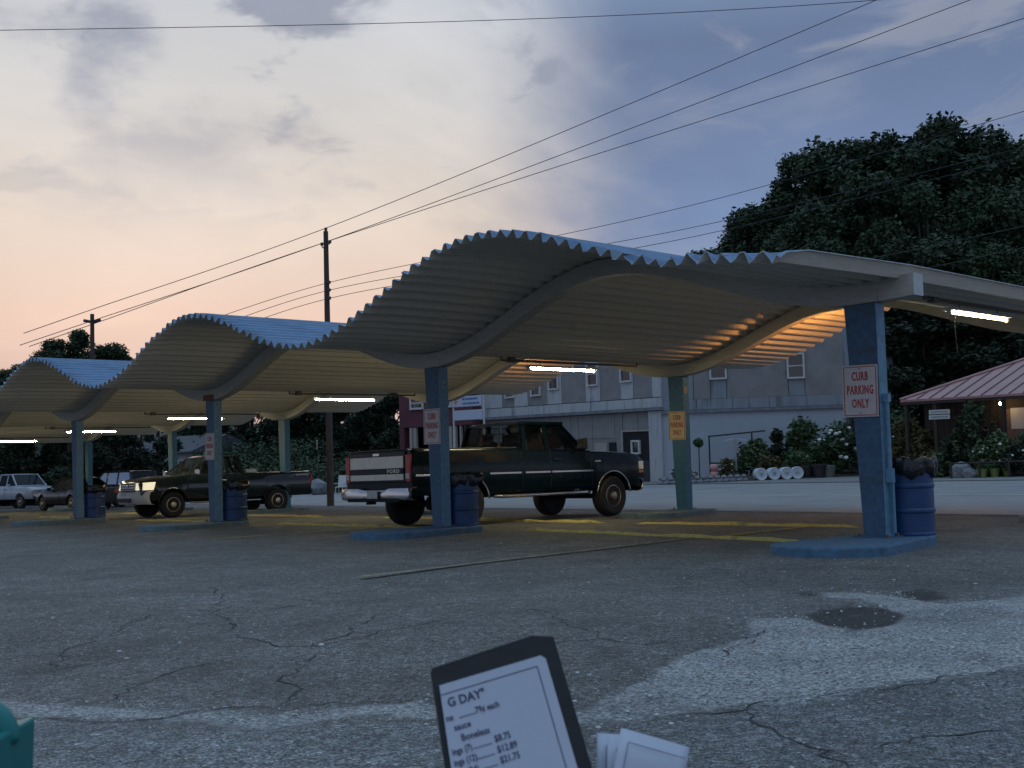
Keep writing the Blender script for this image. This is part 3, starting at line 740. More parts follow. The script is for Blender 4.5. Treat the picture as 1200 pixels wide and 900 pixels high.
# ------------------------------------------------------------------ vehicles
def vehicle(name, label, cat, x, y, head, s, P, group=None):
    """body lofted from cross sections; local axes: x right, y forward, z up, origin under the rear axle"""
    root = empty(name, (x, y, gz(x, y)), 0, label, cat, group); slope_frame(root, head); root.scale = (s, s, s)
    g = P.get
    wb, tr, hw, rt = P['wb'], P['tyre'], P['hw'], P['rear']
    front = P['front']; sill = P['sill']; belt = P['belt']; arch = tr+P.get('arch', .09)
    az = tr+.01
    ys = set()
    for c in (0, wb):
        for i in range(17): ys.add(round(c+arch*math.cos(math.pi*i/16), 4))
    for v in np.linspace(rt, front, 26): ys.add(round(float(v), 4))
    for k_ in P['top']: ys.add(round(k_[0], 4))
    ys = sorted(ys)
    def interp(tab, q):
        for (a, va), (b, vb) in zip(tab, tab[1:]):
            if a <= q <= b: return va+(vb-va)*(q-a)/(b-a+1e-9)
        return tab[0][1] if q < tab[0][0] else tab[-1][1]
    def bottom(q):
        z = interp(P['bot'], q) if 'bot' in P else sill
        for c in (0, wb):
            d = arch*arch-(q-c)**2
            if d > 0: z = max(z, az+math.sqrt(d)*P.get('archy', .96))
        return z
    def plan(q):     # half width along the length
        return interp(P['plan'], q)
    prof = P.get('side', [(0, .93), (.12, .975), (.35, 1.), (.6, .995), (.74, .985), (.78, .972), (.93, .95), (1, .91)])
    bed = P.get('bed')
    rings = []
    for q in ys:
        zt, zb_, w = interp(P['top'], q), bottom(q), plan(q)
        z0 = sill
        r = []
        for t, f in prof:
            z = zb_+(zt-zb_)*t
            tt = (z-z0)/max(.05, zt-z0)
            ff = interp(prof, max(0, min(1, tt)))
            r.append((w*ff, q, z))
        crown = P.get('crown', .035)
        inb = bed and bed[0] < q < bed[1]
        if inb: r += [(w*.86, q, zt+.005), (w*.85, q, bed[2]), (w*.4, q, bed[2])]
        else: r += [(w*.80, q, zt+crown*.75), (w*.55, q, zt+crown), (w*.25, q, zt+crown*1.1)]
        rings.append(r+[(-a, b, c) for a, b, c in r[::-1]])
    mb = MB(); n = len(rings[0])
    vs = [p for r in rings for p in r]
    fs = [(i*n+j, (i+1)*n+j, (i+1)*n+j+1, i*n+j+1) for i in range(len(rings)-1) for j in range(n-1)]
    fs += [(i*n+n-1, (i+1)*n+n-1, (i+1)*n, i*n) for i in range(len(rings)-1)]
    fs += [tuple(range(n)), tuple((len(rings)-1)*n+j for j in range(n))[::-1]]
    mb.add(vs, fs)
    body = mb.build('body', P['paint'], root, smooth=True, auto=28)
    if bed:
        # close the bed walls with real inner faces at both ends
        b = MB(); b.box((0, bed[1]-.02, (bed[2]+belt)/2+.0), (hw*1.66, .03, belt-bed[2]-.02)); b.box((0, bed[0]+.02, (bed[2]+belt)/2), (hw*1.66, .03, belt-bed[2]-.02)); b.build('bed_wall', P['paint'], root)
    # chassis block keeps daylight out between the wheels
    c = MB(); c.box((0, (rt+front)/2, sill+.07), (hw*1.1, front-rt-.3, .16)); c.box((0, wb*.5, sill-.03), (hw*.9, wb*.7, .12)); c.tube([(-hw*.8, 0, tr), (hw*.8, 0, tr)], .06, 8); c.tube([(-hw*.8, wb, tr), (hw*.8, wb, tr)], .05, 8)
    c.lathe([(0, -.14), (.13, -.1), (.15, 0), (.13, .1), (0, .14)], 12, (0, 0, tr)); c.build('underbody', 'underbody', root)
    # wheel-well liners
    # wheels
    wsrc = None
    for wy in (0, wb):
        for sx in (1, -1):
            w = bpy.data.objects.new('wheel', None); COL.objects.link(w); w.parent = root; w.location = (sx*(hw-.145), wy, tr)
            if sx < 0: w.rotation_euler = (0, 0, math.pi)
            if wsrc is None:
                T = tr; rr = P['rimr']; wd = P.get('wd', .12)
                def tj(i, j, r_, h_): return (r_-(.008 if i in (4, 5, 6) and j % 2 else 0), h_)
                ty = MB().lathe([(rr, -wd+.01), (rr+.03, -wd-.005), (T-.06, -wd-.012), (T-.02, -wd+.012), (T, -wd+.035), (T, 0), (T, wd-.035), (T-.02, wd-.012), (T-.06, wd+.012), (rr+.03, wd+.005), (rr, wd-.01)], 48, axis='X', jit=tj).build('tyre', 'rubber', w, smooth=True, auto=35)
                rm_ = MB().lathe([(rr, -wd+.02), (rr, wd-.005), (rr-.015, wd), (rr-.03, wd-.03), (rr-.045, wd-.06)], 32, axis='X')
                rm_.lathe([(rr-.04, wd-.06), (rr-.06, wd-.045), (.085, wd-.02), (.075, wd+.02), (.05, wd+.03), (0, wd+.032)], 32, axis='X')
                rim = rm_.build('rim', P['rim'], w, smooth=True, auto=30)
                hole = MB()
                for k_ in range(P.get('holes', 8)):
                    a = 2*math.pi*(k_+.5)/P.get('holes', 8); r2 = (rr+.06)*.58; hr = P.get('holer', .028)
                    hole.lathe([(hr, 0), (hr*.8, .006), (0, .006)], 8, (0, 0, 0), axis='X')
                    for q in range(len(hole.v)-24, len(hole.v)):
                        v = hole.v[q]; hole.v[q] = (v[0]+wd-.030-(.01), v[1]*(1.)+r2*math.cos(a), v[2]*1.0+r2*math.sin(a))
                hl = hole.build('rim_holes', 'underbody', rim)
                wsrc = (ty, rim, hl)
            else:
                t2_ = wsrc[0].copy(); COL.objects.link(t2_); t2_.parent = w
                r2_ = wsrc[1].copy(); COL.objects.link(r2_); r2_.parent = w
                h2_ = wsrc[2].copy(); COL.objects.link(h2_); h2_.parent = r2_
    # greenhouse: pillars, roof, panes
    G = P['gh']       # list of (y_bottom, y_top) pillar lines from rear to front
    zr = P['roof']; wbt = hw*P.get('ghb', .90); wtp = hw*P.get('ght', .74); zb2 = belt-.03
    def pp(y, top, side, inset=0.):
        w = (wtp if top else wbt)-inset
        return Vector((side*w, y, (zr-.05) if top else zb2))
    cab = MB(); pw = P.get('pw', .045)
    yb0, yt0 = G[0]; yb1, yt1 = G[-1]
    for side in (1, -1):
        for i, (yb, yt) in enumerate(G):
            w_ = pw*(1.3 if i in (0,) else 1)
            if len(P.get('wide', {})) and i in P['wide']: w_ = P['wide'][i]
            a = [pp(yb-w_, 0, side), pp(yb+w_, 0, side), pp(yb+w_, 0, side, .05), pp(yb-w_, 0, side, .05)]
            b = [pp(yt-w_, 1, side), pp(yt+w_, 1, side), pp(yt+w_, 1, side, .05), pp(yt-w_, 1, side, .05)]
            if side < 0: a = [a[1], a[0], a[3], a[2]]; b = [b[1], b[0], b[3], b[2]]
            cab.hexa(a, b)
        # side rail under the roof
        cab.tube([pp(yt0-pw, 1, side), pp(yt1+pw, 1, side)], .035, 6)
    # roof: crowned loft
    vs = []; nr, nc = 14, 11
    for i in range(nr):
        t = i/(nr-1); y_ = yt0-pw*1.4+(yt1-yt0+pw*2.2)*t
        e = min(t, 1-t)*nr; drop = .028*max(0, 1-e/2.)**2
        for j in range(nc):
            u = -1+2*j/(nc-1); ex = .028*max(0, abs(u)-.75)**2*16
            vs.append((u*(wtp+.015), y_, zr-drop-ex*1.2-.015*u*u))
    fs = [(i*nc+j, i*nc+j+1, (i+1)*nc+j+1, (i+1)*nc+j) for i in range(nr-1) for j in range(nc-1)]
    o_ = len(vs)
    vs2 = [(a, b, zr-.07) for a, b, c_ in vs]
    fs2 = [(o_+i*nc+j, o_+(i+1)*nc+j, o_+(i+1)*nc+j+1, o_+i*nc+j+1) for i in range(nr-1) for j in range(nc-1)]
    rim_ = [j for j in range(nc)]+[i*nc+nc-1 for i in range(1, nr)]+[(nr-1)*nc+j for j in range(nc-2, -1, -1)]+[i*nc for i in range(nr-2, 0, -1)]
    fs3 = [(rim_[i], o_+rim_[i], o_+rim_[(i+1) % len(rim_)], rim_[(i+1) % len(rim_)]) for i in range(len(rim_))]
    cab.add(vs+vs2, fs+fs2+fs3)
    cab.build('cab_frame', P['paint'], root, smooth=True, auto=35)
    gl = P.get('glass', 'car glass')
    for i in range(len(G)-1):
        (a0, a1), (c0, c1) = G[i], G[i+1]
        if P.get('solid') and i in P['solid']:
            for side in (1, -1):
                q = MB(); q.add([pp(a0, 0, side, .012), pp(c0, 0, side, .012), pp(c1, 1, side, .012), pp(a1, 1, side, .012)], [(0, 1, 2, 3)]); q.build('cab_side', P['paint'], root)
            continue
        for side in (1, -1):
            q = MB(); q.add([pp(a0, 0, side, .022), pp(c0, 0, side, .022), pp(c1, 1, side, .022), pp(a1, 1, side, .022)], [(0, 1, 2, 3)]); q.build('side_window', gl, root)
    q = MB(); q.add([pp(yb1+.02, 0, 1, .02), pp(yb1+.02, 0, -1, .02), pp(yt1+.02, 1, -1, .02), pp(yt1+.02, 1, 1, .02)], [(0, 1, 2, 3)]); q.build('windscreen', gl, root)
    q = MB(); q.add([pp(yb0-.02, 0, -1, .02), pp(yb0-.02, 0, 1, .02), pp(yt0-.02, 1, 1, .02), pp(yt0-.02, 1, -1, .02)], [(0, 1, 2, 3)]); q.build('rear_window', gl, root)
    # rear and front frame under the panes
    fr = MB()
    for yb_, yt_, sg in ((yb0, yt0, -1), (yb1, yt1, 1)):
        fr.tube([pp(yb_+sg*.02, 0, -1), pp(yb_+sg*.02, 0, 1)], .03, 6)
    fr.build('window_sill', 'black trim', root)
    # seats and steering wheel
    st = MB()
    for sx in (-.42, .42):
        for yy in P.get('seats', [yb1-1.35]):
            st.box((sx*hw, yy, belt-.18), (.48, .12, .72), M=Matrix.Rotation(R(12), 3, 'X')); st.box((sx*hw, yy-.04, belt+.25), (.24, .09, .18)); st.box((sx*hw, yy+.25, belt-.48), (.48, .5, .14))
    st.build('seat', 'seat cloth', root, bevel=.03)
    sw = MB(); cx_ = -.42*hw
    sw.tube([(cx_+.17*math.cos(a), yb1-.62+.05*math.sin(a), belt-.02+.16*math.sin(a)) for a in np.linspace(0, 6.283, 15)], .013, 5); sw.build('steering_wheel', 'black trim', root)
    ds = MB(); ds.box((0, yb1-.22, belt-.06), (hw*1.6, .38, .14)); ds.build('dashboard', 'seat cloth', root, bevel=.02)
    return root
def seam(root, pts, w=.008, m='black trim', name='panel_gap'):
    return MB().tube(pts, w, 5).build(name, m, root)

def side_curve(P, q, t):
    """x of the body side at length q, fraction t of the height"""
    prof = P.get('side', [(0, .93), (.12, .975), (.35, 1.), (.6, .995), (.74, .985), (.78, .972), (.93, .95), (1, .91)])
    for (a, va), (b, vb) in zip(prof, prof[1:]):
        if a <= t <= b: f = va+(vb-va)*(t-a)/(b-a); break
    for (a, va), (b, vb) in zip(P['plan'], P['plan'][1:]):
        if a <= q <= b: return f*(va+(vb-va)*(q-a)/(b-a))
    return f*P['plan'][-1][1]

# --- dark green extended-cab pickup parked under the main bay
P1 = dict(wb=3.75, tyre=.395, hw=.98, rear=-1.20, front=4.66, sill=.56, belt=1.32, arch=.085, archy=.98, rimr=.215, wd=.125, holer=.027,
          side=[(0, .95), (.12, .98), (.35, 1.), (.6, 1.), (.74, .992), (.78, .978), (.93, .968), (1, .945)],
          top=[(-1.2, 1.33), (1.30, 1.335), (1.34, 1.32), (3.0, 1.30), (3.15, 1.27), (4.3, 1.225), (4.58, 1.19), (4.66, 1.14)],
          plan=[(-1.2, .955), (-1.1, .975), (3.9, .98), (4.45, .972), (4.6, .955), (4.66, .94)],
          bed=(-1.14, 1.24, .80), paint='dark green paint', rim='steel rim', roof=1.86,
          gh=[(1.42, 1.52), (2.02, 2.04), (3.02, 2.50)], seats=[1.75, 2.25], wide={0: .05, 1: .045, 2: .03}, ghb=.925, ght=.79, crown=.03)
T1 = vehicle('pickup_truck', 'dark green extended-cab pickup with beige tailgate parked under the middle of the canopy', 'pickup truck', -2.38, 1.79, 0, 1.115, P1)
def detail_t1(r):
    hw = .98
    # tailgate with beige applique, black band and maker's letters
    tg = MB(); tg.box((0, -1.215, 1.055), (1.60, .035, .52)); tgo = tg.build('tailgate', 'dark green paint', r, bevel=.01)
    MB().box((0, -1.240, 1.135), (1.54, .018, .20)).build('upper_applique', 'beige panel', tgo, bevel=.003)
    MB().box((0, -1.240, .985), (1.54, .018, .095)).build('black_band', 'black trim', tgo)
    MB().box((0, -1.240, .885), (1.54, .018, .10)).build('lower_applique', 'beige panel', tgo, bevel=.003)
    t = text_mesh('FORD', .085, .003, .003, 1.35, sp=1.25); text_obj('lettering', t, 'beige panel', tgo, (.50, -1.25, .957), (R(90), 0, 0))
    MB().box((0, -1.237, 1.275), (.18, .02, .05)).build('tailgate_handle', 'chrome', tgo, bevel=.005)
    for s in (1, -1):
        l = MB(); l.box((s*.875, -1.212, 1.03), (.125, .05, .46)); lo = l.build('tail_lamp', 'tail lamp red', r, bevel=.012)
        MB().box((s*.875, -1.238, .90), (.10, .008, .09)).build('reverse_lens', 'plate', lo)
        MB().box((s*.94, -1.10, 1.33), (.07, .08, .02)).build('stake_cap', 'black trim', r)
        # bed rail trim
        seam(r, [(s*.88, -1.14, 1.345), (s*.885, 0, 1.347), (s*.885, 1.22, 1.35)], .016, 'black trim', 'rail_cap')
    seam(r, [(-.86, -1.20, 1.34), (.86, -1.20, 1.34)], .016, 'chrome', 'tailgate_cap')
    # chrome step bumper
    b = MB(); prof = [(-.05, .50), (-.14, .52), (-.15, .60), (-.13, .69), (-.02, .70)]
    for sx, ex in ((-1, -.99), (1, .99)): pass
    xs_ = [-1.0, -.93, -.45, -.3, .3, .45, .93, 1.0]; vs = []
    for x in xs_:
        k = .06 if abs(x) > .95 else (0.0 if abs(x) > .4 else .03)
        for yy, zz in prof: vs.append((x, -1.18+yy+k, zz-(.03 if abs(x) < .4 and zz > .65 else 0)))
    n = len(prof); b.add(vs, [(i*n+j, i*n+j+1, (i+1)*n+j+1, (i+1)*n+j) for i in range(len(xs_)-1) for j in range(n-1)])
    bo = b.build('rear_bumper', 'chrome', r, smooth=True, auto=40); bo.modifiers.new('thickness', 'SOLIDIFY').thickness = .01
    MB().box((0, -1.335, .60), (.30, .008, .14)).build('number_plate', 'plate', bo)
    MB().box((0, -1.28, .50), (1.5, .10, .06)).box((0, -1.36, .46), (.07, .16, .06)).build('tow_hitch', 'underbody', r)
    # chrome flank moulding, wheel-arch trim, running board
    for s in (1, -1):
        for a, c in ((-1.15, -.50), (.50, 1.26), (1.36, 2.0), (2.04, 3.16)):
            MB().box((s*(.984), (a+c)/2, .90), (.014, c-a, .035)).build('side_moulding', 'chrome', r, bevel=.003)
        for wy in (0, 3.75):
            pts = [(s*.972, wy+.485*math.cos(t), .405+.475*math.sin(t)) for t in np.linspace(.12, math.pi-.12, 20)]
            MB().tube(pts, .017, 6).build('arch_trim', 'chrome', r, smooth=True)
        MB().tube([(s*.93, .62, .50), (s*.97, .75, .49), (s*.97, 2.95, .49), (s*.93, 3.08, .50)], .036, 10).build('running_board', 'chrome', r, smooth=True)
        # doors: shut lines, handles
        for q0, q1 in ((1.30, 1.30), (2.03, 2.03), (3.14, 3.10)):
            seam(r, [(s*side_curve(P1, q0, t)+s*.001, q0+(q1-q0)*t, .58+(1.30-.58)*t) for t in (0, .12, .35, .6, .78, .93, 1)], .007)
        h = MB(); h.box((s*.985, 2.20, 1.13), (.025, .16, .035)); h.build('door_handle', 'black trim', r, bevel=.006)
        m_ = MB(); m_.hexa([(s*.93, 2.78, 1.31), (s*1.12, 2.76, 1.31), (s*1.12, 2.90, 1.31), (s*.93, 2.88, 1.31)], [(s*.93, 2.78, 1.50), (s*1.13, 2.76, 1.52), (s*1.13, 2.88, 1.52), (s*.93, 2.86, 1.50)]); m_.build('wing_mirror', 'black trim', r, bevel=.02)
        MB().box((s*.982, 3.30, 1.08), (.01, .16, .035)).build('fender_badge', 'chrome', r, bevel=.004)
        # front lamps wrap round the corner
        hl = MB(); hl.box((s*.76, 4.655, .98), (.32, .05, .17)); hl.box((s*.945, 4.60, .98), (.05, .14, .17)); hl.build('headlight', 'head lamp', r, bevel=.012)
        MB().box((s*.945, 4.60, .855), (.05, .14, .05)).build('turn_signal', 'amber lens', r, bevel=.008)
    gr = MB(); gr.box((0, 4.67, .97), (1.2, .03, .20)); go = gr.build('grille', 'black trim', r)
    for i in range(4): MB().box((0, 4.69, .90+.05*i), (1.18, .02, .012)).build('grille_bar', 'chrome', go)
    fb = MB(); vs = []
    for x in np.linspace(-1, 1, 13):
        d = -.14*abs(x)**3
        for yy, zz in ((.0, .48), (.10, .50), (.14, .60), (.12, .70), (.0, .72)): vs.append((x*.97, 4.64+yy+d, zz))
    fb.add(vs, [(i*5+j, (i+1)*5+j, (i+1)*5+j+1, i*5+j+1) for i in range(12) for j in range(4)])
    fo = fb.build('front_bumper', 'chrome', r, smooth=True, auto=40); fo.modifiers.new('thickness', 'SOLIDIFY').thickness = .01
    MB().tube([(-.5, 1.33, 1.62), (.5, 1.33, 1.62)], .012, 6).build('window_bar', 'black trim', r)
    for x in (-.28, .28): seam(r, [(x, 1.36, 1.36), (x*.9, 1.44, 1.76)], .013, 'black trim', 'slider_bar')
    # cab back panel below the glass, sun visor above the windscreen, aerial
    MB().tube([(.60, 3.22, 1.29), (.60, 3.18, 1.95)], .004, 5).build('aerial', 'black trim', r)
    MB().box((0, 2.62, 1.80), (1.30, .16, .02), M=Matrix.Rotation(R(-18), 3, 'X')).build('sun_visor', 'black trim', r)
detail_t1(T1)

# --- second pickup, nose toward us
P2 = dict(wb=3.35, tyre=.37, hw=.95, rear=-1.18, front=4.25, sill=.50, belt=1.20, arch=.085, rimr=.205, wd=.12,
          top=[(-1.18, 1.22), (1.0, 1.22), (1.04, 1.19), (2.9, 1.20), (3.1, 1.17), (3.9, 1.10), (4.15, 1.04), (4.25, .95)],
          plan=[(-1.18, .93), (3.4, .95), (3.9, .935), (4.15, .88), (4.25, .80)],
          bed=(-1.12, .96, .72), paint='dark grey green paint', rim='alloy', roof=1.76, holes=5, holer=.042,
          gh=[(1.12, 1.24), (1.62, 1.60), (2.88, 2.15)], seats=[1.75], wide={0: .06, 1: .045, 2: .028}, ghb=.90, ght=.74, crown=.04)
T2 = vehicle('pickup_truck', 'dark pickup with lit headlights and silver bumper facing left at the left bay', 'pickup truck', -16.9, 6.25, math.pi, 1.05, P2)
mat('silver paint', (.60, .60, .58), .35, .1, 5)
def detail_t2(r):
    fb = MB(); vs = []
    for x in np.linspace(-1, 1, 15):
        d = -.32*abs(x)**3
        for yy, zz in ((-.02, .40), (.07, .42), (.12, .52), (.13, .64), (.09, .74), (-.02, .77)): vs.append((x*.985, 4.28+yy+d, zz))
    fb.add(vs, [(i*6+j, (i+1)*6+j, (i+1)*6+j+1, i*6+j+1) for i in range(14) for j in range(5)])
    fo = fb.build('front_bumper', 'silver paint', r, smooth=True, auto=40); fo.modifiers.new('thickness', 'SOLIDIFY').thickness = .01
    MB().box((0, 4.405, .52), (.9, .02, .11)).build('air_intake', 'black trim', fo)
    MB().box((0, 4.41, .64), (.32, .012, .12)).build('number_plate', 'plate', fo)
    gr = MB(); gr.box((0, 4.25, .91), (1.02, .08, .24)); go = gr.build('grille', 'chrome', r, bevel=.02)
    for i in range(3): MB().box((0, 4.297, .84+.07*i), (.90, .012, .035)).build('grille_slot', 'black trim', go)
    MB().lathe([(.055, 0), (.055, .01), (0, .014)], 16, axis='Y').build('round_badge', 'chrome', go, loc=(0, 4.30, .92))
    for s in (1, -1):
        l = MB(); l.hexa([(s*.52, 4.30, .80), (s*.90, 4.20, .80), (s*.965, 3.95, .80), (s*.52, 3.95, .80)] if s > 0 else [(s*.52, 3.95, .80), (s*.965, 3.95, .80), (s*.90, 4.20, .80), (s*.52, 4.30, .80)],
               [(s*.52, 4.27, 1.0), (s*.89, 4.16, 1.01), (s*.95, 3.88, 1.02), (s*.52, 3.95, 1.02)] if s > 0 else [(s*.52, 3.95, 1.02), (s*.95, 3.88, 1.02), (s*.89, 4.16, 1.01), (s*.52, 4.27, 1.0)])
        l.build('headlight', emit('headlight glow', (1., .88, .6), .6) if s > 0 else 'headlight glow', r, bevel=.015)
        for wy in (0, 3.35):
            pts = [(s*.945, wy+.465*math.cos(t), .38+.45*math.sin(t)) for t in np.linspace(.12, math.pi-.12, 18)]
            MB().tube(pts, .022, 6).build('arch_flare', 'dark grey green paint', r, smooth=True)
        for q0, q1 in ((1.0, 1.0), (1.64, 1.64), (2.96, 2.90)):
            seam(r, [(s*side_curve(P2, q0, t)+s*.001, q0+(q1-q0)*t, .52+(1.18-.52)*t) for t in (0, .12, .35, .6, .78, .93, 1)], .006)
        MB().box((s*.955, 1.80, 1.03), (.025, .16, .035)).build('door_handle', 'chrome', r, bevel=.006)
        m_ = MB(); m_.box((s*1.03, 2.68, 1.28), (.18, .09, .15)); m_.build('wing_mirror', 'chrome', r, bevel=.02)
        MB().box((s*.965, -.85, 1.12), (.008, .45, .02)).build('side_moulding', 'silver paint', r)
        MB().box((s*.90, -1.18, .98), (.08, .05, .32)).build('tail_lamp', 'tail lamp red', r, bevel=.01)
        MB().tube([(s*.93, .55, .42), (s*.95, .65, .41), (s*.95, 2.75, .41), (s*.93, 2.85, .42)], .03, 8).build('running_board', 'chrome', r, smooth=True)
    MB().box((0, -1.22, .60), (1.7, .14, .16)).build('rear_bumper', 'black trim', r, bevel=.02)
    MB().box((0, .78, 1.27), (1.5, .36, .12)).build('toolbox', 'silver paint', r, bevel=.015)
detail_t2(T2)

def simple_car(name, label, cat, u, dep, head, paint_, kind, group='parked cars on the far left', s=1.):
    p = at(u, dep)
    base = dict(wb=2.75, tyre=.33, hw=.90, rear=-.95, front=3.75, sill=.30, belt=.92, arch=.06, rimr=.20, wd=.10, paint=paint_, rim='alloy', holes=5, holer=.035,
                top=[(-.95, .90), (0, .96), (.6, .94), (2.4, .92), (2.6, .90), (3.4, .78), (3.75, .66)],
                plan=[(-.95, .76), (-.6, .88), (0, .90), (2.9, .90), (3.4, .84), (3.75, .66)], roof=1.44,
                gh=[(-.45, .35), (1.05, 1.0), (2.35, 1.55)], seats=[1.2], ghb=.88, ght=.66, glass='dark glass', pw=.035)
    if kind == 'suv':
        base.update(tyre=.36, sill=.38, belt=1.08, roof=1.72, rear=-.95, top=[(-.95, 1.06), (2.2, 1.08), (2.4, 1.06), (3.3, .98), (3.65, .90), (3.75, .78)], gh=[(-.85, -.55), (.35, .35), (1.25, 1.22), (2.3, 1.6)], ght=.76)
    if kind == 'pickup':
        base.update(wb=3.3, tyre=.37, hw=.96, rear=-1.1, front=4.2, sill=.48, belt=1.17, roof=1.8, top=[(-1.1, 1.18), (.95, 1.18), (1, 1.16), (2.8, 1.16), (3.0, 1.12), (3.9, 1.06), (4.2, .92)],
                    plan=[(-1.1, .93), (3.4, .96), (3.9, .93), (4.2, .80)], bed=(-1.05, .9, .7), gh=[(1.1, 1.2), (1.9, 1.9), (2.85, 2.2)], ght=.75)
    r = vehicle(name, label, cat, p.x, p.y, head, s, base, group)
    hw = base['hw']; fr, rr, bl = base['front'], base['rear'], base['belt']
    for sx in (1, -1):
        MB().box((sx*hw*.72, fr-.10, bl*.76), (.30, .16, .12)).build('headlight', 'head lamp', r, bevel=.02)
        MB().box((sx*hw*.80, rr+.02, bl*.85), (.16, .06, .16)).build('tail_lamp', 'tail lamp red', r, bevel=.01)
        MB().box((sx*(hw+.05), base['gh'][-1][0]-.45, bl+.03), (.16, .09, .12)).build('wing_mirror', paint_, r, bevel=.02)
        seam(r, [(sx*hw*.998, base['gh'][-2][0], base['sill']+.05), (sx*hw*1.0, base['gh'][-2][0], bl*.75), (sx*hw*.95, base['gh'][-2][0], bl-.05)], .006)
        MB().box((sx*hw*.99, base['gh'][-2][0]+.2, bl*.84), (.02, .14, .03)).build('door_handle', 'black trim', r)
    MB().box((0, fr-.01, base['sill']+.10), (hw*1.5, .10, .16)).build('front_bumper', 'black trim', r, bevel=.03)
    MB().box((0, rr-.03, base['sill']+.14), (hw*1.6, .10, .18)).build('rear_bumper', 'black trim', r, bevel=.03)
    MB().box((0, fr+.01, bl*.70), (hw*.9, .04, .10)).build('grille', 'black trim', r)
    return r
simple_car('parked_car', 'low black saloon car facing left behind the farthest blue barrel', 'car', 105, 47, R(-95), 'black paint', 'sedan')
simple_car('parked_car', 'navy blue sport utility car behind the second pickup nose', 'car', 158, 52, R(-100), 'navy paint', 'suv')
simple_car('pickup_truck', 'white pickup truck parked at the far left edge', 'pickup truck', 2, 58, R(78), 'white paint', 'pickup')
simple_car('parked_car', 'pale blue car glimpsed behind the white pickup at the left edge', 'car', -14, 72, R(95), 'pale blue paint', 'suv')

# ------------------------------------------------------------------ buildings across the road
mat('stucco grey', (.22, .25, .275), .85, .22, .8, .2, dirt=(.095, .105, .115, .50), dscale=.8, stretch=(2.2, 2.2, .35), bscale=8)
mat('stucco pale', (.42, .43, .44), .85, .2, .9, .2, dirt=(.16, .17, .19, .50), dscale=.9, stretch=(2.4, 2.4, .4), bscale=8)
mat('panel tan', (.22, .215, .21), .85, .15, 1.2, .2, dirt=(.15, .14, .13, .56), dscale=.8)
mat('smooth bluegrey wall', (.34, .38, .43), .8, .08, .5, .1, dirt=(.20, .21, .25, .6), dscale=.3)
mat('ledge', (.16, .17, .19), .8, .3, 3, .2); mat('window white', (.5, .5, .5), .5); mat('dark interior', (.012, .012, .014), .9)
mat('maroon', (.105, .030, .042), .75, .15, 1.5, .1); mat('column pale', (.34, .30, .27), .7); mat('sign blue', (.04, .10, .30), .5); mat('sign panel', (.42, .46, .55), .5, .05)
cor = at(775, 60); 
def facade_frame(p0, p1, name, label, cat):
    """Empty at p0, local x along the wall to p1, local -y out of the wall (toward the viewer), z up"""
    d = Vector((p1.x-p0.x, p1.y-p0.y)); L_ = d.length
    z0 = min(gz(p0.x, p0.y), gz(p1.x, p1.y))
    r = empty(name, (p0.x, p0.y, z0), math.atan2(d.y, d.x), label, cat)
    bpy.context.view_layer.update()
    return r, L_
def local(fr, u, v):
    """wall coordinates of the picture point (u, v) on the plane of frame fr"""
    o = fr.location; a = fr.rotation_euler.z; ex = Vector((math.cos(a), math.sin(a), 0)); n = Vector((-math.sin(a), math.cos(a), 0))
    q = hit(u, v, o, n)-o
    return q.dot(ex), q.z
def window(fr, x0, x1, z0, z1, parent=None, t=.09, mull=True, y=-.02):
    w = x1-x0; h = z1-z0; cx, cz = (x0+x1)/2, (z0+z1)/2
    f = MB()
    f.box((cx-w/2, y, cz), (t, .14, h+t)); f.box((cx+w/2, y, cz), (t, .14, h+t)); f.box((cx, y, cz+h/2), (w-t, .13, t)); f.box((cx, y-.01, cz-h/2), (w-t, .17, t))
    if mull: f.box((cx, y+.01, cz), (w-t, .09, t*.6))
    o = f.build('window_frame', 'window white', fr)
    MB().box((cx, y+.03, cz), (w-t, .02, h-t)).build('pane', 'pane', o)
    MB().box((cx, y+.12, cz), (w+t, .10, h+t)).build('window_recess', 'dark interior', o)
    return o
pL = at(556, 72); 
bl, LLn = facade_frame(pL, cor, 'concrete_building', 'weathered grey two-storey concrete building behind the green truck and far post', 'building')
# left face
H = 8.6
g = lambda u, v: local(bl, u, v)
zl = g(680, 484.5)[1]; zb1 = g(680, 472.5)[1]
xs0 = 0; XE = LLn
wl = MB(); wl.box((XE/2, .35, zl/2+.5*0), (XE, .30, zl-.1)); wl.build('lower_wall', 'panel tan', bl)
# ground floor panels of tan cladding with joints
npl = 9
gx0, gx1 = g(729, 520)[0], g(765, 520)[0]; gz0, gz1 = g(745, 548)[1], g(745, 505.5)[1]
for i in range(npl):
    for row in range(3):
        x0 = XE*i/npl; x1 = XE*(i+1)/npl-.03; z0 = (zl-.12)*row/3; z1 = (zl-.12)*(row+1)/3-.025
        if x1 > gx0 and x0 < gx1 and z0 < gz1:
            if x0 < gx0-.1: MB().box(((x0+gx0)/2-.02, .16, (z0+z1)/2), (gx0-x0-.04, .08, z1-z0)).build('wall_panel', 'panel tan', bl)
            if x1 > gx1+.1: MB().box(((x1+gx1)/2+.02, .16, (z0+z1)/2), (x1-gx1-.04, .08, z1-z0)).build('wall_panel', 'panel tan', bl)
            if z1 > gz1+.1: MB().box(((max(x0, gx0)+min(x1, gx1))/2, .16, (gz1+z1)/2+.05), (min(x1, gx1)-max(x0, gx0), .08, z1-gz1-.1)).build('wall_panel', 'panel tan', bl)
        else: MB().box(((x0+x1)/2, .16, (z0+z1)/2), (x1-x0, .08, z1-z0)).build('wall_panel', 'panel tan', bl)
MB().box((XE-.45, .05, (zl)/2-.06), (.9, .14, zl-.12)).build('corner_pier', 'stucco pale', bl)
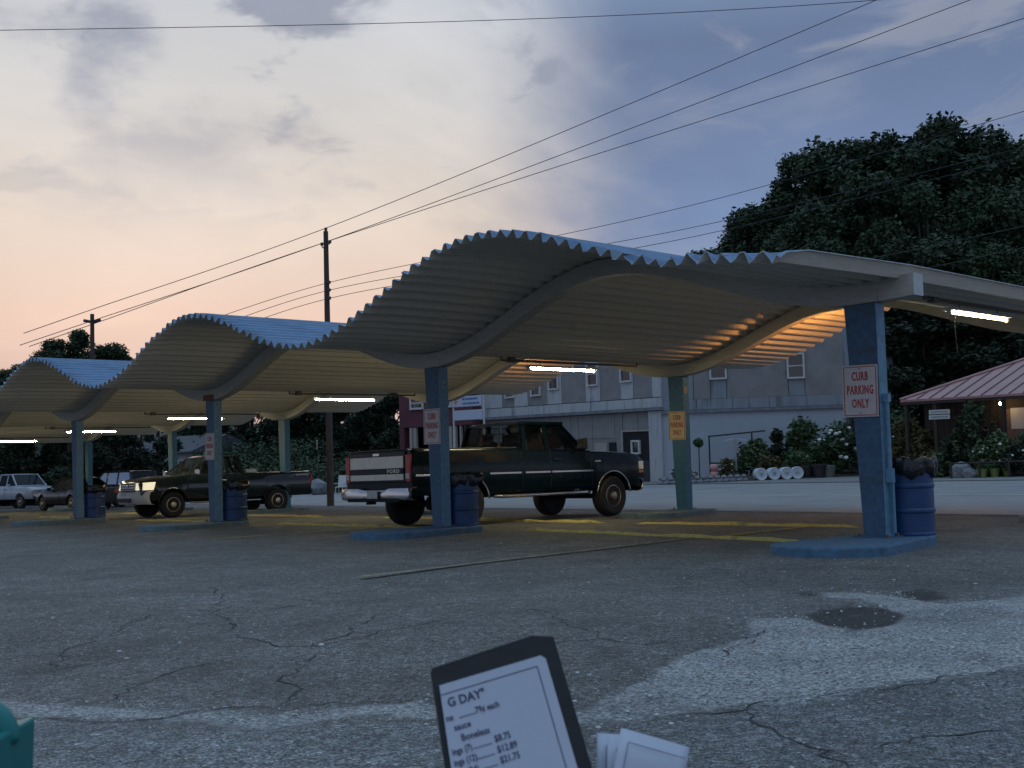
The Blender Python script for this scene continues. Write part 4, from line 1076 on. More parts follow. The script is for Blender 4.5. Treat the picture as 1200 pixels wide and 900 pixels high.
gd = MB(); gd.box(((gx0+gx1)/2, .115, (gz0+gz1)/2-.3), (gx1-gx0, .02, gz1-gz0+.6)); gdo = gd.build('garage_opening', 'dark interior', bl)
fr_ = MB(); fr_.box(((gx0+gx1)/2, .08, gz1+.04), (gx1-gx0+.2, .08, .10)); fr_.box((gx0-.06, .08, gz1/2), (.12, .08, gz1)); fr_.build('door_frame', 'column pale', gdo)
a_, b_ = g(744.5, 524); w_ = window(bl, a_-.28, a_+.28, b_-.35, b_+.35, t=.10, mull=False, y=.04)
tv = MB(); tv.box((g(739, 530)[0], .06, .75), (.5, .1, 1.3)); tv.box((g(757, 530)[0], .06, .8), (.6, .1, 1.4)); tv.build('stacked_goods', 'seat cloth', gdo, bevel=.05)
MB().box((g(717, 527)[0], .08, g(717, 527)[1]), (.55, .06, .85)).build('notice_board', 'dark interior', bl)
MB().box((g(703, 527)[0], .09, g(703, 527)[1]), (.95, .05, .8)).build('poster_panel', 'column pale', bl)
# ledge, peeling band, upper panels with windows
MB().box((XE/2, .02, zl), (XE+.1, .42, .16)).build('ledge', 'ledge', bl)
nb = 12
for i in range(nb): MB().box((XE*(i+.5)/nb, .10+.012*(i % 2), (zl+zb1)/2+.06), (XE/nb-.03, .2, zb1-zl-.08)).build('band_panel', 'stucco pale', bl)
wins = [(649, 456), (695, 451.5), (734, 447)]
cen = [g(u, v) for u, v in wins]
ww = .80; wh = 1.35
edges = [0, g(588, 460)[0], g(602, 460)[0], g(618, 460)[0], g(641, 460)[0], g(658, 460)[0], g(686, 460)[0], g(703, 460)[0], g(727, 460)[0], g(742, 460)[0], g(764, 460)[0], XE]
for i, (a, c) in enumerate(zip(edges, edges[1:])):
    if c-a < .2: continue
    dark = i % 2 == 1 and i > 0
    MB().box(((a+c)/2, .14+(.0 if dark else -.03), (zb1+H)/2+.03), (c-a-.03, .2, H-zb1-.06)).build('upper_panel', 'panel tan' if dark else 'stucco pale', bl)
for (a, z) in cen: window(bl, a-ww/2, a+ww/2, z, z+wh, y=-.03)
for i in (0, 1): window(bl, edges[1+2*i]+.4, edges[1+2*i]+1.2, cen[0][1]-.3, cen[0][1]+1.05, y=-.03)
MB().box((XE/2, .1, H+.12), (XE+.3, .5, .24)).build('parapet', 'ledge', bl)
# right face, a child wall with its own turn
cR = at(992, 57.5)
fr2 = empty('side_wing', (0, 0, 0)); fr2.parent = bl
dR = Vector((cR.x-cor.x, cR.y-cor.y)); aR = math.atan2(dR.y, dR.x); LR = dR.length
fr2.location = (XE, 0, 0); fr2.rotation_euler = (0, 0, aR-bl.rotation_euler.z)
class Fk: pass
fk = Fk(); fk.location = Vector((cor.x, cor.y, bl.location.z)); fk.rotation_euler = Euler((0, 0, aR))
g2 = lambda u, v: local(fk, u, v)
zl2 = g2(890, 479.5)[1]; zb2_ = g2(890, 465.5)[1]
MB().box((LR/2, .30, zl2/2-.05), (LR, .3, zl2+.1-.12)).build('lower_wall', 'smooth bluegrey wall', fr2)
MB().box((LR/2, .22, zl2), (LR, .46, .16)).build('ledge', 'ledge', fr2)
for i in range(5): MB().box((LR*(i+.5)/5, .27+.01*(i % 2), (zl2+zb2_)/2+.06), (LR/5-.02, .2, zb2_-zl2-.08)).build('band_panel', 'stucco grey', fr2)
e2 = [0, g2(812, 450)[0], g2(832, 450)[0], g2(851, 450)[0], g2(924, 450)[0], g2(943, 450)[0], LR]
for i, (a, c) in enumerate(zip(e2, e2[1:])): MB().box(((a+c)/2, .30+(0 if i % 2 else -.03), (zb2_+H)/2), (c-a-.03, .2, H-zb2_-.06)).build('upper_panel', 'panel tan' if i in (3, 5) and False else ('stucco grey' if i % 2 == 0 else 'panel tan'), fr2)
for u, v in ((841.5, 443.5), (933, 442.5)):
    a, z = g2(u, v); window(fr2, a-.42, a+.42, z, z+1.3, y=.12)
MB().box((LR/2, .3, H+.12), (LR+.1, .5, .24)).build('parapet', 'ledge', fr2)
# rear volume and flat roof
n1 = MB(); z0 = -.5
c0 = Vector((0, .5, 0)); c1 = Vector((XE, .5, 0)); a2 = aR-bl.rotation_euler.z
c2 = Vector((XE+LR*math.cos(a2)-.5*math.sin(a2), LR*math.sin(a2)+.5*math.cos(a2), 0)); c3 = c2+Vector((-3, 12, 0)); c4 = c0+Vector((0, 14, 0))
poly = [(c.x, c.y) for c in (c0, c1, c2, c3, c4)]
n1.prism(poly, H-.1+.5, Matrix.Translation((0, 0, -.5))); n1.build('main_block', 'stucco grey', bl)

# maroon shop
p0 = at(470, 76); p1 = at(555, 71)
rb, RL = facade_frame(p0, p1, 'maroon_shop', 'small maroon shop with white window boxes and pale columns left of the grey building', 'shop')
g3 = lambda u, v: local(rb, u, v)
RL = g3(556, 500)[0]
zf0, zf1 = g3(505, 500)[1], g3(505, 462)[1]
MB().box((RL/2, 2.5, zf1/2+.6), (RL, 4.4, zf1+1.2)).build('shop_wall', 'maroon', rb)
MB().box((RL/2, .1, (zf0+zf1)/2+.6), (RL, .5, zf1-zf0+1.2)).build('fascia', 'maroon', rb, bevel=.02)
MB().box((.25, .1, zf0/2), (.5, .5, zf0-.02)).build('side_pier', 'maroon', rb)
MB().box((RL/2+.3, .27, zf0/2), (RL-.7, .02, zf0-.05)).build('shop_glass', 'dark glass', rb)
MB().box((RL/2+.3, .285, zf0/2-.02), (RL-.6, .01, zf0-.03)).build('dark_room', 'dark interior', rb)
for u in (483, 487.5, 529, 534, 541): MB().box((g3(u, 515)[0], -.02, zf0/2), (.30 if u < 535 else .12, .18, zf0-.04)).build('column', 'column pale', rb)
for u0, u1 in ((484, 498), (524, 531)): window(rb, g3(u0, 475)[0], g3(u1, 475)[0], g3(490, 479)[1], g3(490, 466)[1], y=-.2, t=.14)
# sign boxes on their own posts in front of it
ps = at(549, 66)
sg = empty('shop_sign', (ps.x, ps.y, ps.z), math.atan2(p1.y-p0.y, p1.x-p0.x), 'two stacked pale sign boxes with small blue writing in front of the maroon shop', 'sign')
fs_ = Fk(); fs_.location = sg.location; fs_.rotation_euler = Euler((0, 0, sg.rotation_euler.z)); g4 = lambda u, v: local(fs_, u, v)
def rect(u0, v0, u1, v1): a = g4(u0, v1); b = g4(u1, v0); return ((a[0]+b[0])/2, (a[1]+b[1])/2, b[0]-a[0], b[1]-a[1])
x_, z_, w_, h_ = rect(531.5, 463, 565, 477.5); up = MB().box((x_, 0, z_), (w_, .3, h_)).build('upper_sign_box', 'sign panel', sg, bevel=.02)
for dz_, ww_ in ((.14, .52), (-.13, .58)):
    pr_ = MB(); xx_ = x_-.12*w_; rd_ = random.Random(int(ww_*100))
    while xx_ < x_-.12*w_+ww_*w_: l_ = rd_.uniform(.06, .16); pr_.box((xx_+l_/2, -.155, z_+dz_), (l_, .008, .13)); xx_ += l_+.05
    pr_.build('printed_line', 'sign blue', up)
star = [(math.sin(math.pi*i/5)*(.20 if i % 2 == 0 else .09), math.cos(math.pi*i/5)*(.20 if i % 2 == 0 else .09)) for i in range(10)]
MB().prism(star, .01, Matrix.Translation((x_-w_*.36, -.165, z_)) @ Matrix.Rotation(R(90), 4, 'X')).build('star_mark', 'amber lens', up)
x2_, z2_, w2_, h2_ = rect(533, 479.5, 566, 493); MB().box((x2_, 0, z2_), (w2_, .3, h2_)).build('lower_sign_box', 'sign panel', sg, bevel=.02)
for dx in (-w_/2-.06, w_/2+.06): MB().tube([(x_+dx, .05, -.2), (x_+dx, .05, z_+h_/2)], .06, 8).build('sign_post', 'window white', sg)

# white house far left behind the trees
hp0 = at(146, 92); hp1 = at(226, 86)
hs, HL = facade_frame(hp0, hp1, 'white_house', 'low white house with grey pitched roof behind the second pickup', 'house')
g5 = lambda u, v: local(hs, u, v)
ze = g5(190, 530)[1]; zt_ = g5(190, 515)[1]
mat('siding', (.36, .36, .37), .7, .1, 3); mat('shingle', (.06, .065, .08), .8, .2, 6, .3)
MB().box((HL/2, 3, ze/2), (HL, 6, ze)).build('wall', 'siding', hs)
for i in range(9): MB().box((HL/2, -.012, ze*(i+.5)/9), (HL, .02, ze/9-.03)).build('siding_board', 'siding', hs)
rf = MB(); rf.add([(-.4, -.5, ze), (HL+.4, -.5, ze), (HL+.4, 3, zt_+.3), (-.4, 3, zt_+.3), (HL+.4, 6.5, ze), (-.4, 6.5, ze), (-.4, -.5, ze-.12), (HL+.4, -.5, ze-.12), (-.4, 6.5, ze-.12), (HL+.4, 6.5, ze-.12)],
       [(0, 1, 2, 3), (3, 2, 4, 5), (6, 7, 1, 0), (5, 4, 9, 8), (0, 3, 5, 8, 6), (1, 7, 9, 4, 2), (6, 8, 9, 7)]); rf.build('roof', 'shingle', hs)
for u in (153, 178, 215): a = g5(u, 540)[0]; window(hs, a-.5, a+.5, ze*.35, ze*.8, y=-.06)

# nursery cabin with pink metal roof, right
q0 = at(1068, 50); q1 = at(1330, 42)
cb, CL_ = facade_frame(q0, q1, 'nursery_cabin', 'dark timber nursery cabin with pinkish standing-seam metal roof behind the plants', 'cabin')
g6 = lambda u, v: local(cb, u, v)
mat('metal roof', (.34, .18, .175), .42, .1, 3, .05, metal=.2, dirt=(.24, .13, .13, .58), dscale=1); mat('roof seam', (.10, .04, .045), .5)
mat('dark timber', (.035, .026, .020), .8, .3, 4, .3, stretch=(6, 6, .6)); mat('brick face', (.16, .10, .08), .8, .3)
zv = g6(1080, 468.5)[1]; zrg = g6(1118, 434)[1]
xr0 = g6(1070, 468)[0]; xk = xr0+g6(1117, 434)[0]-g6(1070, 468)[0]
XR = CL_
DEP = 3.6
# roof plane from eave (y=-1) up to ridge (y=DEP), hipped at the left
ridge_z = zrg+.55
rf = MB(); A = Vector((xr0, -1.0, zv)); B = Vector((XR, -1.0, zv)); C_ = Vector((XR, DEP, ridge_z)); D_ = Vector((xr0+DEP+.2, DEP, ridge_z))
E_ = Vector((xr0, DEP*2+1, zv))
F_ = Vector((XR, DEP*2+1, zv)); dn = Vector((0, 0, -.10))
rf.add([A, B, C_, D_, E_, F_, A+dn, B+dn, C_+dn, D_+dn, E_+dn, F_+dn], [(0, 1, 2, 3), (0, 3, 4), (3, 2, 5, 4), (7, 6, 9, 8), (6, 10, 9), (9, 10, 11, 8), (0, 6, 7, 1), (4, 10, 6, 0), (1, 7, 8, 2), (5, 11, 10, 4), (2, 8, 11, 5)])
rfo = rf.build('metal_roof', 'metal roof', cb)
sl_ = (ridge_z-zv)/(DEP+1.0)
k = 0
x = xr0+.25
while x < XR:
    y1 = min(DEP, -1.0+(x-xr0)*(DEP+1.0)/(DEP+.2)); 
    MB().tube([(x, -1.0, zv+.02), (x, y1, zv+.02+(y1+1.0)*sl_)], .028, 4).build('roof_seam', 'roof seam', rfo); x += .62
MB().tube([A+Vector((0, 0, .03)), D_+Vector((0, 0, .03)), C_+Vector((0, 0, .03))], .07, 5).build('ridge_cap', 'metal roof', rfo)
for i in range(26):
    xa = xr0+.7+(XR-xr0-1.4)*i/26
    if g6(1172, 500)[0] < xa < g6(1240, 500)[0]: continue
    MB().box((xa, .02, zv/2), ((XR-xr0-1.4)/26-.02, .06, zv-.1)).build('wall_board', 'dark timber', cb)
MB().box(((xr0+.8+XR)/2, .25, zv/2), (XR-xr0-1.5, .3, zv-.05)).build('wall', 'dark timber', cb)
MB().box(((xr0+XR)/2, -.95, zv-.13), (XR-xr0, .06, .20)).build('fascia_board', 'dark timber', cb)
for u in (1076, 1110, 1150, 1190): MB().box((g6(u, 500)[0], -.85, zv/2-.1), (.14, .14, zv-.1)).build('porch_post', 'dark timber', cb)
# lit porch opening
xa, xb = g6(1176, 500)[0], g6(1235, 500)[0]
lp = MB().box(((xa+xb)/2, .085, zv*.45), (xb-xa, .02, zv*.75)).build('lit_room_wall', 'brick face', cb)
MB().box((g6(1197, 500)[0], .06, g6(1197, 490)[1]), (.95, .03, .9)).build('white_shelf', 'sign white', cb)
MB().box((g6(1197, 510)[0], .04, .5), (1.1, .1, .9)).build('timber_counter', 'column pale', cb)
pl = Vector((g6(1181, 473)[0], -.55, g6(1181, 473)[1]))
lamp = empty('porch_lamp', (0, 0, 0), 0, 'small glowing porch lamp under the pink metal roof eave', 'lamp'); 
bpy.context.view_layer.update(); lamp.location = cb.matrix_world @ pl
MB().lathe([(0, -.07), (.06, -.05), (.085, 0), (.06, .05), (.02, .08)], 12).build('bulb', emit('porch bulb', (1., .72, .38), 40.), lamp, smooth=True)
MB().tube([(0, 0, .08), (0, 0, .4)], .012, 6).build('flex', 'conduit', lamp)
for u, v, m_ in ((1115, 482.5, 'A'), (1115, 488.5, 'B')):
    sgn = empty('wall_sign', cb.matrix_world @ Vector((g6(u, v)[0], -.93, g6(u, v)[1])), cb.rotation_euler.z, 'upper white strip sign on the cabin front' if m_ == 'A' else 'lower white strip sign on the cabin front', 'sign')
    MB().box((0, 0, 0), (1.02, .03, .19)).build('board', 'plate', sgn)
    pr_ = MB(); xx_ = -.42
    while xx_ < .38: l_ = random.uniform(.03, .09); pr_.box((xx_+l_/2, -.017, 0), (l_, .004, .07)); xx_ += l_+.03
    pr_.build('printed_line', 'ledge', sgn)

# ------------------------------------------------------------------ vegetation
foliage('tree leaves', (.015, .028, .015), (.050, .085, .038))
foliage('dark leaves', (.012, .020, .013), (.030, .048, .026))
foliage('shrub leaves', (.030, .055, .026), (.075, .12, .05))
foliage('bronze leaves', (.05, .045, .02), (.10, .09, .035))
mat('bark', (.05, .04, .033), .9, .3, 8, .5, stretch=(4, 4, .8))
mat('petal white', (.62, .63, .60), .6, .1); mat('petal pink', (.5, .26, .25), .6, .2)
def leaf_arrays(n, blobs, leaf, rg, flat=.5):
    """n leaves spread over the outer part of many clump blobs"""
    B = np.array(blobs); wts = B[:, 3]**2; wts = wts/wts.sum()
    k = rg.choice(len(B), n, p=wts); d = rg.normal(size=(n, 3)); d /= np.linalg.norm(d, axis=1)[:, None]
    rad = B[k, 3]*(rg.random(n)**.28)*(1+.12*rg.normal(size=n)); c = B[k, :3]+d*rad[:, None]
    # leaf frames
    u = rg.normal(size=(n, 3)); u[:, 2] *= flat; u /= np.linalg.norm(u, axis=1)[:, None]
    w = d+rg.normal(size=(n, 3))*.7; v = np.cross(w, u); v /= np.linalg.norm(v, axis=1)[:, None]+1e-9
    s = leaf*rg.uniform(.6, 1.5, n)[:, None]
    co = np.stack([c-u*s, c+v*s*.48, c+u*s, c-v*s*.48], 1)
    return co.reshape(-1, 3)
def leaf_mesh(name, co, m):
    n = len(co)//4; me = bpy.data.meshes.new(name)
    me.vertices.add(n*4); me.vertices.foreach_set('co', co.ravel()); me.loops.add(n*4); me.loops.foreach_set('vertex_index', np.arange(n*4))
    me.polygons.add(n); me.polygons.foreach_set('loop_start', np.arange(0, n*4, 4)); me.update(calc_edges=True); me.materials.append(MATS[m]); return me
def crown_mesh(seed, m, n=9000, leaf=.034, nb=30, low=.30):
    rg = np.random.default_rng(seed); bl = []
    for i in range(nb):
        t = rg.random(); z = low+(1-low)*t; w = .36*math.sin(math.pi*min(.97, .16+.80*t))**.7
        a = rg.uniform(0, 6.28); r = w*math.sqrt(rg.random())*.95
        bl.append((r*math.cos(a), r*math.sin(a), z-.06, rg.uniform(.035, .105)))
    return leaf_mesh('crown', leaf_arrays(n, bl, leaf, rg), m), bl
def tree_proto(seed, m, label, **k):
    me, bl = crown_mesh(seed, m, **k); r = empty('tree', (0, 0, -50), 0, label, 'tree')
    o = bpy.data.objects.new('crown', me); COL.objects.link(o); o.parent = r
    t = MB(); rd = random.Random(seed)
    t.tube([(0, 0, -.02), (.01, .005, .2), (-.008, .01, .4), (.01, 0, .62), (0, 0, .85)], [.026, .02, .017, .012, .005], 7)
    for i in range(8):
        b = bl[rd.randrange(len(bl))]; z = rd.uniform(.22, .5); t.tube([(0, 0, z), (b[0]*.5, b[1]*.5, z+(b[2]-z)*.4), (b[0], b[1], b[2])], [.011, .007, .003], 5)
    t.build('trunk', 'bark', r)
    return r
hill_pts = [(-400, 8), (0, 7), (150, 6), (300, 5), (470, 4), (640, 3.5), (780, 4.5), (850, 7), (950, 13), (1100, 17), (1600, 19)]
def hill_h(u, r):
    for (a, va), (b, vb) in zip(hill_pts, hill_pts[1:]):
        if a <= u <= b: h = va+(vb-va)*(u-a)/(b-a); break
    else: h = hill_pts[0][1] if u < hill_pts[0][0] else hill_pts[-1][1]
    t = max(0, min(1, (r-74)/45)); t = t*t*(3-2*t)
    return h*t+max(0, r-119)*.09*(1 if u > 700 else .45)
vs = []; US = np.linspace(-900, 2200, 70); RS = [74, 80, 86, 92, 98, 105, 112, 119, 135, 160, 200, 260, 340]
for u in US:
    for r_ in RS:
        p = at(u, r_); vs.append((p.x, p.y, p.z-.1+hill_h(u, r_)+noise.noise(Vector((p.x*.05, p.y*.05, 1.)))*.8*(r_ > 75)))
nr_ = len(RS); hb = MB().add(vs, [(i*nr_+j, (i+1)*nr_+j, (i+1)*nr_+j+1, i*nr_+j+1) for i in range(len(US)-1) for j in range(nr_-1)])
tag(hb.build('hillside', 'grass ground', smooth=True), kind='structure')
protos_t = [tree_proto(11+i, 'tree leaves', 'x', n=27000, leaf=.0105, nb=36) for i in range(4)]+[tree_proto(31, 'dark leaves', 'x', n=24000, leaf=.014, low=.12, nb=44), tree_proto(32, 'dark leaves', 'x', n=24000, leaf=.014, low=.12, nb=44), tree_proto(40, 'tree leaves', 'x', n=4000, leaf=.012, nb=16)]
used_t = set()
def plant_tree(pi, u, vtop, dep, label, group=None, wide=1., bury=0.):
    g0 = at(u, dep); hz = hill_h(u, dep) if dep > 74 else 0
    top = (CAM+ray(u, vtop)*dep).z; base = g0.z+hz-.3-bury; h = top-base
    pr = protos_t[pi]
    if pi in used_t: r = copy_tree(pr)
    else: r = pr; used_t.add(pi)
    r.location = (g0.x, g0.y, base); r.rotation_euler = (0, 0, random.uniform(0, 6.28)); r.scale = (h*1.0*wide, h*1.0*wide, h)
    r['label'] = label; r['category'] = 'tree'
    if group: r['group'] = group
    elif 'group' in r: del r['group']
    r.name = 'tree'
    return r
GH = 'trees on the wooded hill at right'; ORD = ['leftmost', 'second', 'third', 'fourth', 'fifth', 'sixth', 'seventh', 'eighth', 'ninth', 'tenth', 'rightmost']
def nth(i, n, what): return ('leftmost ' if i == 0 else 'rightmost ' if i == n-1 else ORD[i]+' from left ')+what
for i, (u, v, d) in enumerate([(836, 288, 150), (862, 270, 125), (893, 246, 112), (924, 212, 105), (958, 176, 100), (1010, 138, 96), (1066, 146, 97), (1112, 136, 93), (1155, 156, 95), (1205, 152, 96), (1260, 140, 96),
                               (872, 306, 104), (915, 284, 94), (962, 236, 89), (1010, 205, 86), (1050, 200, 84), (1095, 195, 82), (1140, 210, 84), (1185, 205, 82), (1235, 200, 84),
                               (1010, 300, 78), (1050, 285, 78), (1090, 275, 76), (1130, 280, 78), (1175, 285, 76), (1225, 280, 78), (1290, 260, 80), (960, 320, 84)]):
    w_l = nth(i, 11, 'of the dark trees along the skyline of the right hill') if i < 11 else nth(i-11, 9, 'of the trees in the middle row on the right hill') if i < 20 else nth(i-20, 8, 'of the trees at the foot of the right hill')
    plant_tree(i % 4, u, v+[0, 10, -6, 8, -4][i % 5], d, w_l, GH, random.uniform(.85, 1.2))
GL2 = 'dark trees behind the nursery cabin'
for i, (u, v, d) in enumerate([(1018, 380, 66), (1048, 345, 68), (1085, 350, 68), (1125, 340, 67), (1170, 345, 66), (1220, 340, 66), (1030, 430, 61)]):
    plant_tree(4+i % 2, u, v, d, nth(i, 7, 'of the dark trees close behind the pink-roofed cabin'), GL2, 1.25)
for i, (u, v, d) in enumerate([(-40, 428, 112), (0, 430, 112), (32, 424, 114), (62, 398, 106), (92, 386, 104), (122, 396, 106), (146, 412, 112), (185, 435, 116)]):
    plant_tree(i % 4, u, v, d, nth(i, 8, 'of the distant trees beyond the leftmost canopy wave'), 'trees beyond the left end of the canopy', 1.1)
plant_tree(6, 322, 360, 135, 'lone thin treetop poking above the second canopy wave', None, .8)
for i, (u, v, d) in enumerate([(-30, 470, 68), (28, 455, 66), (82, 448, 64), (128, 455, 67), (158, 470, 74)]):
    plant_tree(4+i % 2, u, v, d, nth(i, 5, 'of the broad dark trees over the parked cars'), 'dark trees over the parked cars', 1.1, 1.0)
for i, (u, v, d) in enumerate([(232, 452, 102), (262, 440, 98), (296, 445, 96), (330, 440, 92), (362, 446, 94), (396, 440, 92), (430, 452, 98), (462, 440, 100), (505, 440, 104), (418, 452, 82), (452, 450, 80)]):
    plant_tree([0, 4, 1, 5, 2][i % 5] if i < 9 else 5, u, v, d, nth(i, 9, 'of the trees between the white house and maroon shop') if i < 9 else 'dark bushy tree on the bank nearest the maroon shop' if i == 10 else 'dark bushy tree left of the one nearest the maroon shop', 'trees on the bank behind the second pickup', 1.15)
# creeper-covered bank and undergrowth: uncountable leaves
def undergrowth():
    rg = np.random.default_rng(5); bl = []
    for i in range(520):
        u = rg.uniform(225, 480); d = rg.uniform(66, 90); p = at(u, d); z = p.z+(hill_h(u, d))
        bl.append((p.x, p.y, z+rg.uniform(0, .9+(d-66)*.08), rg.uniform(.6, 1.3)))
    for i in range(420):
        u = rg.uniform(840, 1300); d = rg.uniform(72, 100); p = at(u, d); z = p.z+hill_h(u, d); bl.append((p.x, p.y, z+rg.uniform(0, 2.2), rg.uniform(.9, 1.9)))
    for i in range(160):
        u = rg.uniform(-60, 230); d = rg.uniform(74, 84); p = at(u, d); bl.append((p.x, p.y, p.z+hill_h(u, d)+rg.uniform(0, 1.6), rg.uniform(.6, 1.3)))
    for i in range(90):
        u = rg.uniform(1000, 1068); d = rg.uniform(57, 62); p = at(u, d); bl.append((p.x, p.y, p.z+rg.uniform(0, 3.2), rg.uniform(.5, 1.1)))
    o = bpy.data.objects.new('undergrowth', leaf_mesh('undergrowth', leaf_arrays(140000, bl, .13, rg), 'tree leaves')); COL.objects.link(o)
    tag(o, 'tangled creepers and undergrowth on the banks behind the buildings', 'undergrowth', kind='stuff')
undergrowth()

def shrub(name, u, dep, vtop, wpx, label, cat, m='shrub leaves', n=900, leaf=.10, seed=1, flowers=0, fm='petal white', shape='dome', group=None, vbase=None, fr=.11):
    g0 = at(u, dep); top = (CAM+ray(u, vtop)*dep).z; h = max(.25, top-g0.z); w = wpx/FPX*dep/2; rg = np.random.default_rng(seed)
    r = empty(name, (g0.x, g0.y, g0.z), rg.uniform(0, 6), label, cat, group); bl = []
    for i in range(26):
        t = rg.random(); a = rg.uniform(0, 6.28)
        ww = w*(math.sqrt(max(.05, 1-(t*2-.7)**2*.6)) if shape == 'dome' else (1-t*.75 if shape == 'cone' else 1))
        rr = ww*math.sqrt(rg.random())*.85; bl.append((rr*math.cos(a), rr*math.sin(a), h*(.12+.76*t), rg.uniform(.16, .3)*min(h, w*1.6)))
    o = bpy.data.objects.new('foliage', leaf_mesh('foliage', leaf_arrays(n, bl, leaf, rg), m)); COL.objects.link(o); o.parent = r
    st = MB()
    for i in range(5): b = bl[i*4]; st.tube([(b[0]*.2, b[1]*.2, 0), (b[0]*.6, b[1]*.6, b[2]*.5), (b[0], b[1], b[2])], [.03, .02, .01], 5)
    st.build('stem', 'bark', r)
    if flowers:
        f = MB()
        for i in range(flowers):
            b = bl[rg.integers(len(bl))]; d = rg.normal(size=3); d[2] = abs(d[2])*.8; d /= np.linalg.norm(d); q = np.array(b[:3])+d*b[3]*1.12
            rr = fr*rg.uniform(.6, 1.25); ph = rg.uniform(0, 6, 3)
            f.lathe([(0, -rr*.8), (rr*.75, -rr*.5), (rr, 0), (rr*.72, rr*.5), (0, rr*.78)], 8, tuple(q), jit=lambda i_, j_, a_, b_: (a_*(1+.18*math.sin(j_*2.3+ph[0])), b_*(1+.15*math.sin(j_*3+ph[1]))))
        fo = f.build('blossoms', fm, r, smooth=False); fo['kind'] = 'stuff'
    return r
GP = 'nursery plants'
shrub('flowering_shrub', 982, 55, 497, 66, 'big shrub full of round white blossoms left of the nearest post', 'shrub', seed=3, n=2600, flowers=46, leaf=.11)
shrub('flowering_shrub', 1050, 53, 512, 44, 'smaller white-flowered shrub just right of the nearest post', 'shrub', seed=4, n=1500, flowers=14)
shrub('arching_shrub', 938, 56, 490, 52, 'tall arching leafy shrub against the blue-grey wall', 'shrub', seed=5, n=1900, leaf=.14)
shrub('evergreen_shrub', 911, 57, 500, 26, 'upright dark evergreen in front of the blue-grey wall', 'shrub', 'dark leaves', seed=6, n=1300, shape='cone')
shrub('evergreen_shrub', 924, 57, 509, 16, 'narrow dark evergreen right beside the taller one', 'shrub', 'dark leaves', seed=16, n=700, shape='cone')
shrub('leafy_plant', 886, 55.5, 511, 28, 'mid green grassy plant behind the upturned pails', 'plant', seed=7, n=1100, leaf=.13)
shrub('leafy_plant', 872, 56.5, 520, 30, 'low green plant under the black trellis frame', 'plant', seed=8, n=900)
shrub('leafy_plant', 900, 54.5, 532, 34, 'bronzy low plant just above the row of pails', 'plant', 'bronze leaves', seed=9, n=900)
shrub('leafy_plant', 930, 54.5, 530, 38, 'spreading plant above the rightmost pail', 'plant', seed=10, n=1000)
shrub('leafy_plant', 852, 55, 538, 26, 'pale spiky plant near the pink pots', 'plant', 'bronze leaves', seed=12, n=500, leaf=.10, flowers=5, fr=.05)
shrub('leafy_plant', 800, 56, 546, 34, 'low flower bed plant with tiny pale blooms beside the far post', 'plant', 'bronze leaves', seed=13, n=600, leaf=.09, flowers=16, fr=.05)
shrub('young_tree', 1140, 46, 462, 42, 'feathery young tree in front of the cabin eave', 'tree', 'tree leaves', seed=14, n=1500, leaf=.12)
shrub('bronze_shrub', 1060, 52, 488, 46, 'brownish shrub at the left corner of the cabin', 'shrub', 'bronze leaves', seed=15, n=1500)
shrub('bronze_shrub', 1082, 49, 503, 42, 'rusty green shrub under the left cabin window', 'shrub', 'bronze leaves', seed=17, n=1200)
shrub('leafy_plant', 1113, 47, 512, 36, 'dark leafy plant below the strip signs', 'plant', 'dark leaves', seed=18, n=1200)
shrub('leafy_plant', 1168, 44, 508, 52, 'wide green bed plant before the lit porch', 'plant', seed=19, n=1800, flowers=12, fr=.06)
shrub('leafy_plant', 1205, 43, 504, 46, 'flowering bed plant at the right picture edge', 'plant', seed=20, n=1600, flowers=16, fr=.06)
shrub('leafy_plant', 1130, 45, 524, 40, 'low dark plant behind the rocks', 'plant', 'dark leaves', seed=21, n=900)
shrub('leafy_plant', 1010, 54, 478, 46, 'tall green mass at the corner of the grey building', 'plant', 'dark leaves', seed=22, n=2000)
shrub('leafy_plant', 1090, 47, 532, 34, 'orange tinted trailing plant behind the barrel', 'plant', 'bronze leaves', seed=23, n=700)
for i, (u, d, v, w, m_) in enumerate(((1095, 45.5, 528, 30, 'shrub leaves'), (1150, 43.8, 524, 30, 'shrub leaves'), (1186, 42.6, 520, 34, 'dark leaves'), (1122, 46.5, 500, 30, 'shrub leaves'), (1160, 45.5, 488, 28, 'dark leaves'), (1068, 50.5, 520, 30, 'dark leaves'))):
    shrub('leafy_plant', u, d, v, w, ['small plant behind the trailing orange one', 'plant directly above the leftmost green pot', 'dark plant above the rightmost green pot', 'bushy plant overlapping the lower strip sign', 'dark bush beside the lit porch', 'dark plant at the foot of the brownish shrub'][i], 'plant', m_, seed=60+i, n=1100, flowers=(0, 6, 8, 0, 0, 0)[i], fr=.06)
# clipped ball on a stem
p = at(818, 57); tp = (CAM+ray(818, 519)*57).z; h_ = tp-p.z
bt = empty('topiary_ball', (p.x, p.y, p.z), 0, 'small clipped ball tree on a bare stem by the far post', 'plant'); rg_ = np.random.default_rng(2)
o = bpy.data.objects.new('foliage', leaf_mesh('foliage', leaf_arrays(900, [(0, 0, h_, .24)], .05, rg_), 'shrub leaves')); COL.objects.link(o); o.parent = bt
MB().tube([(0, 0, 0), (.01, 0, h_-.1)], .03, 6).build('stem', 'bark', bt)
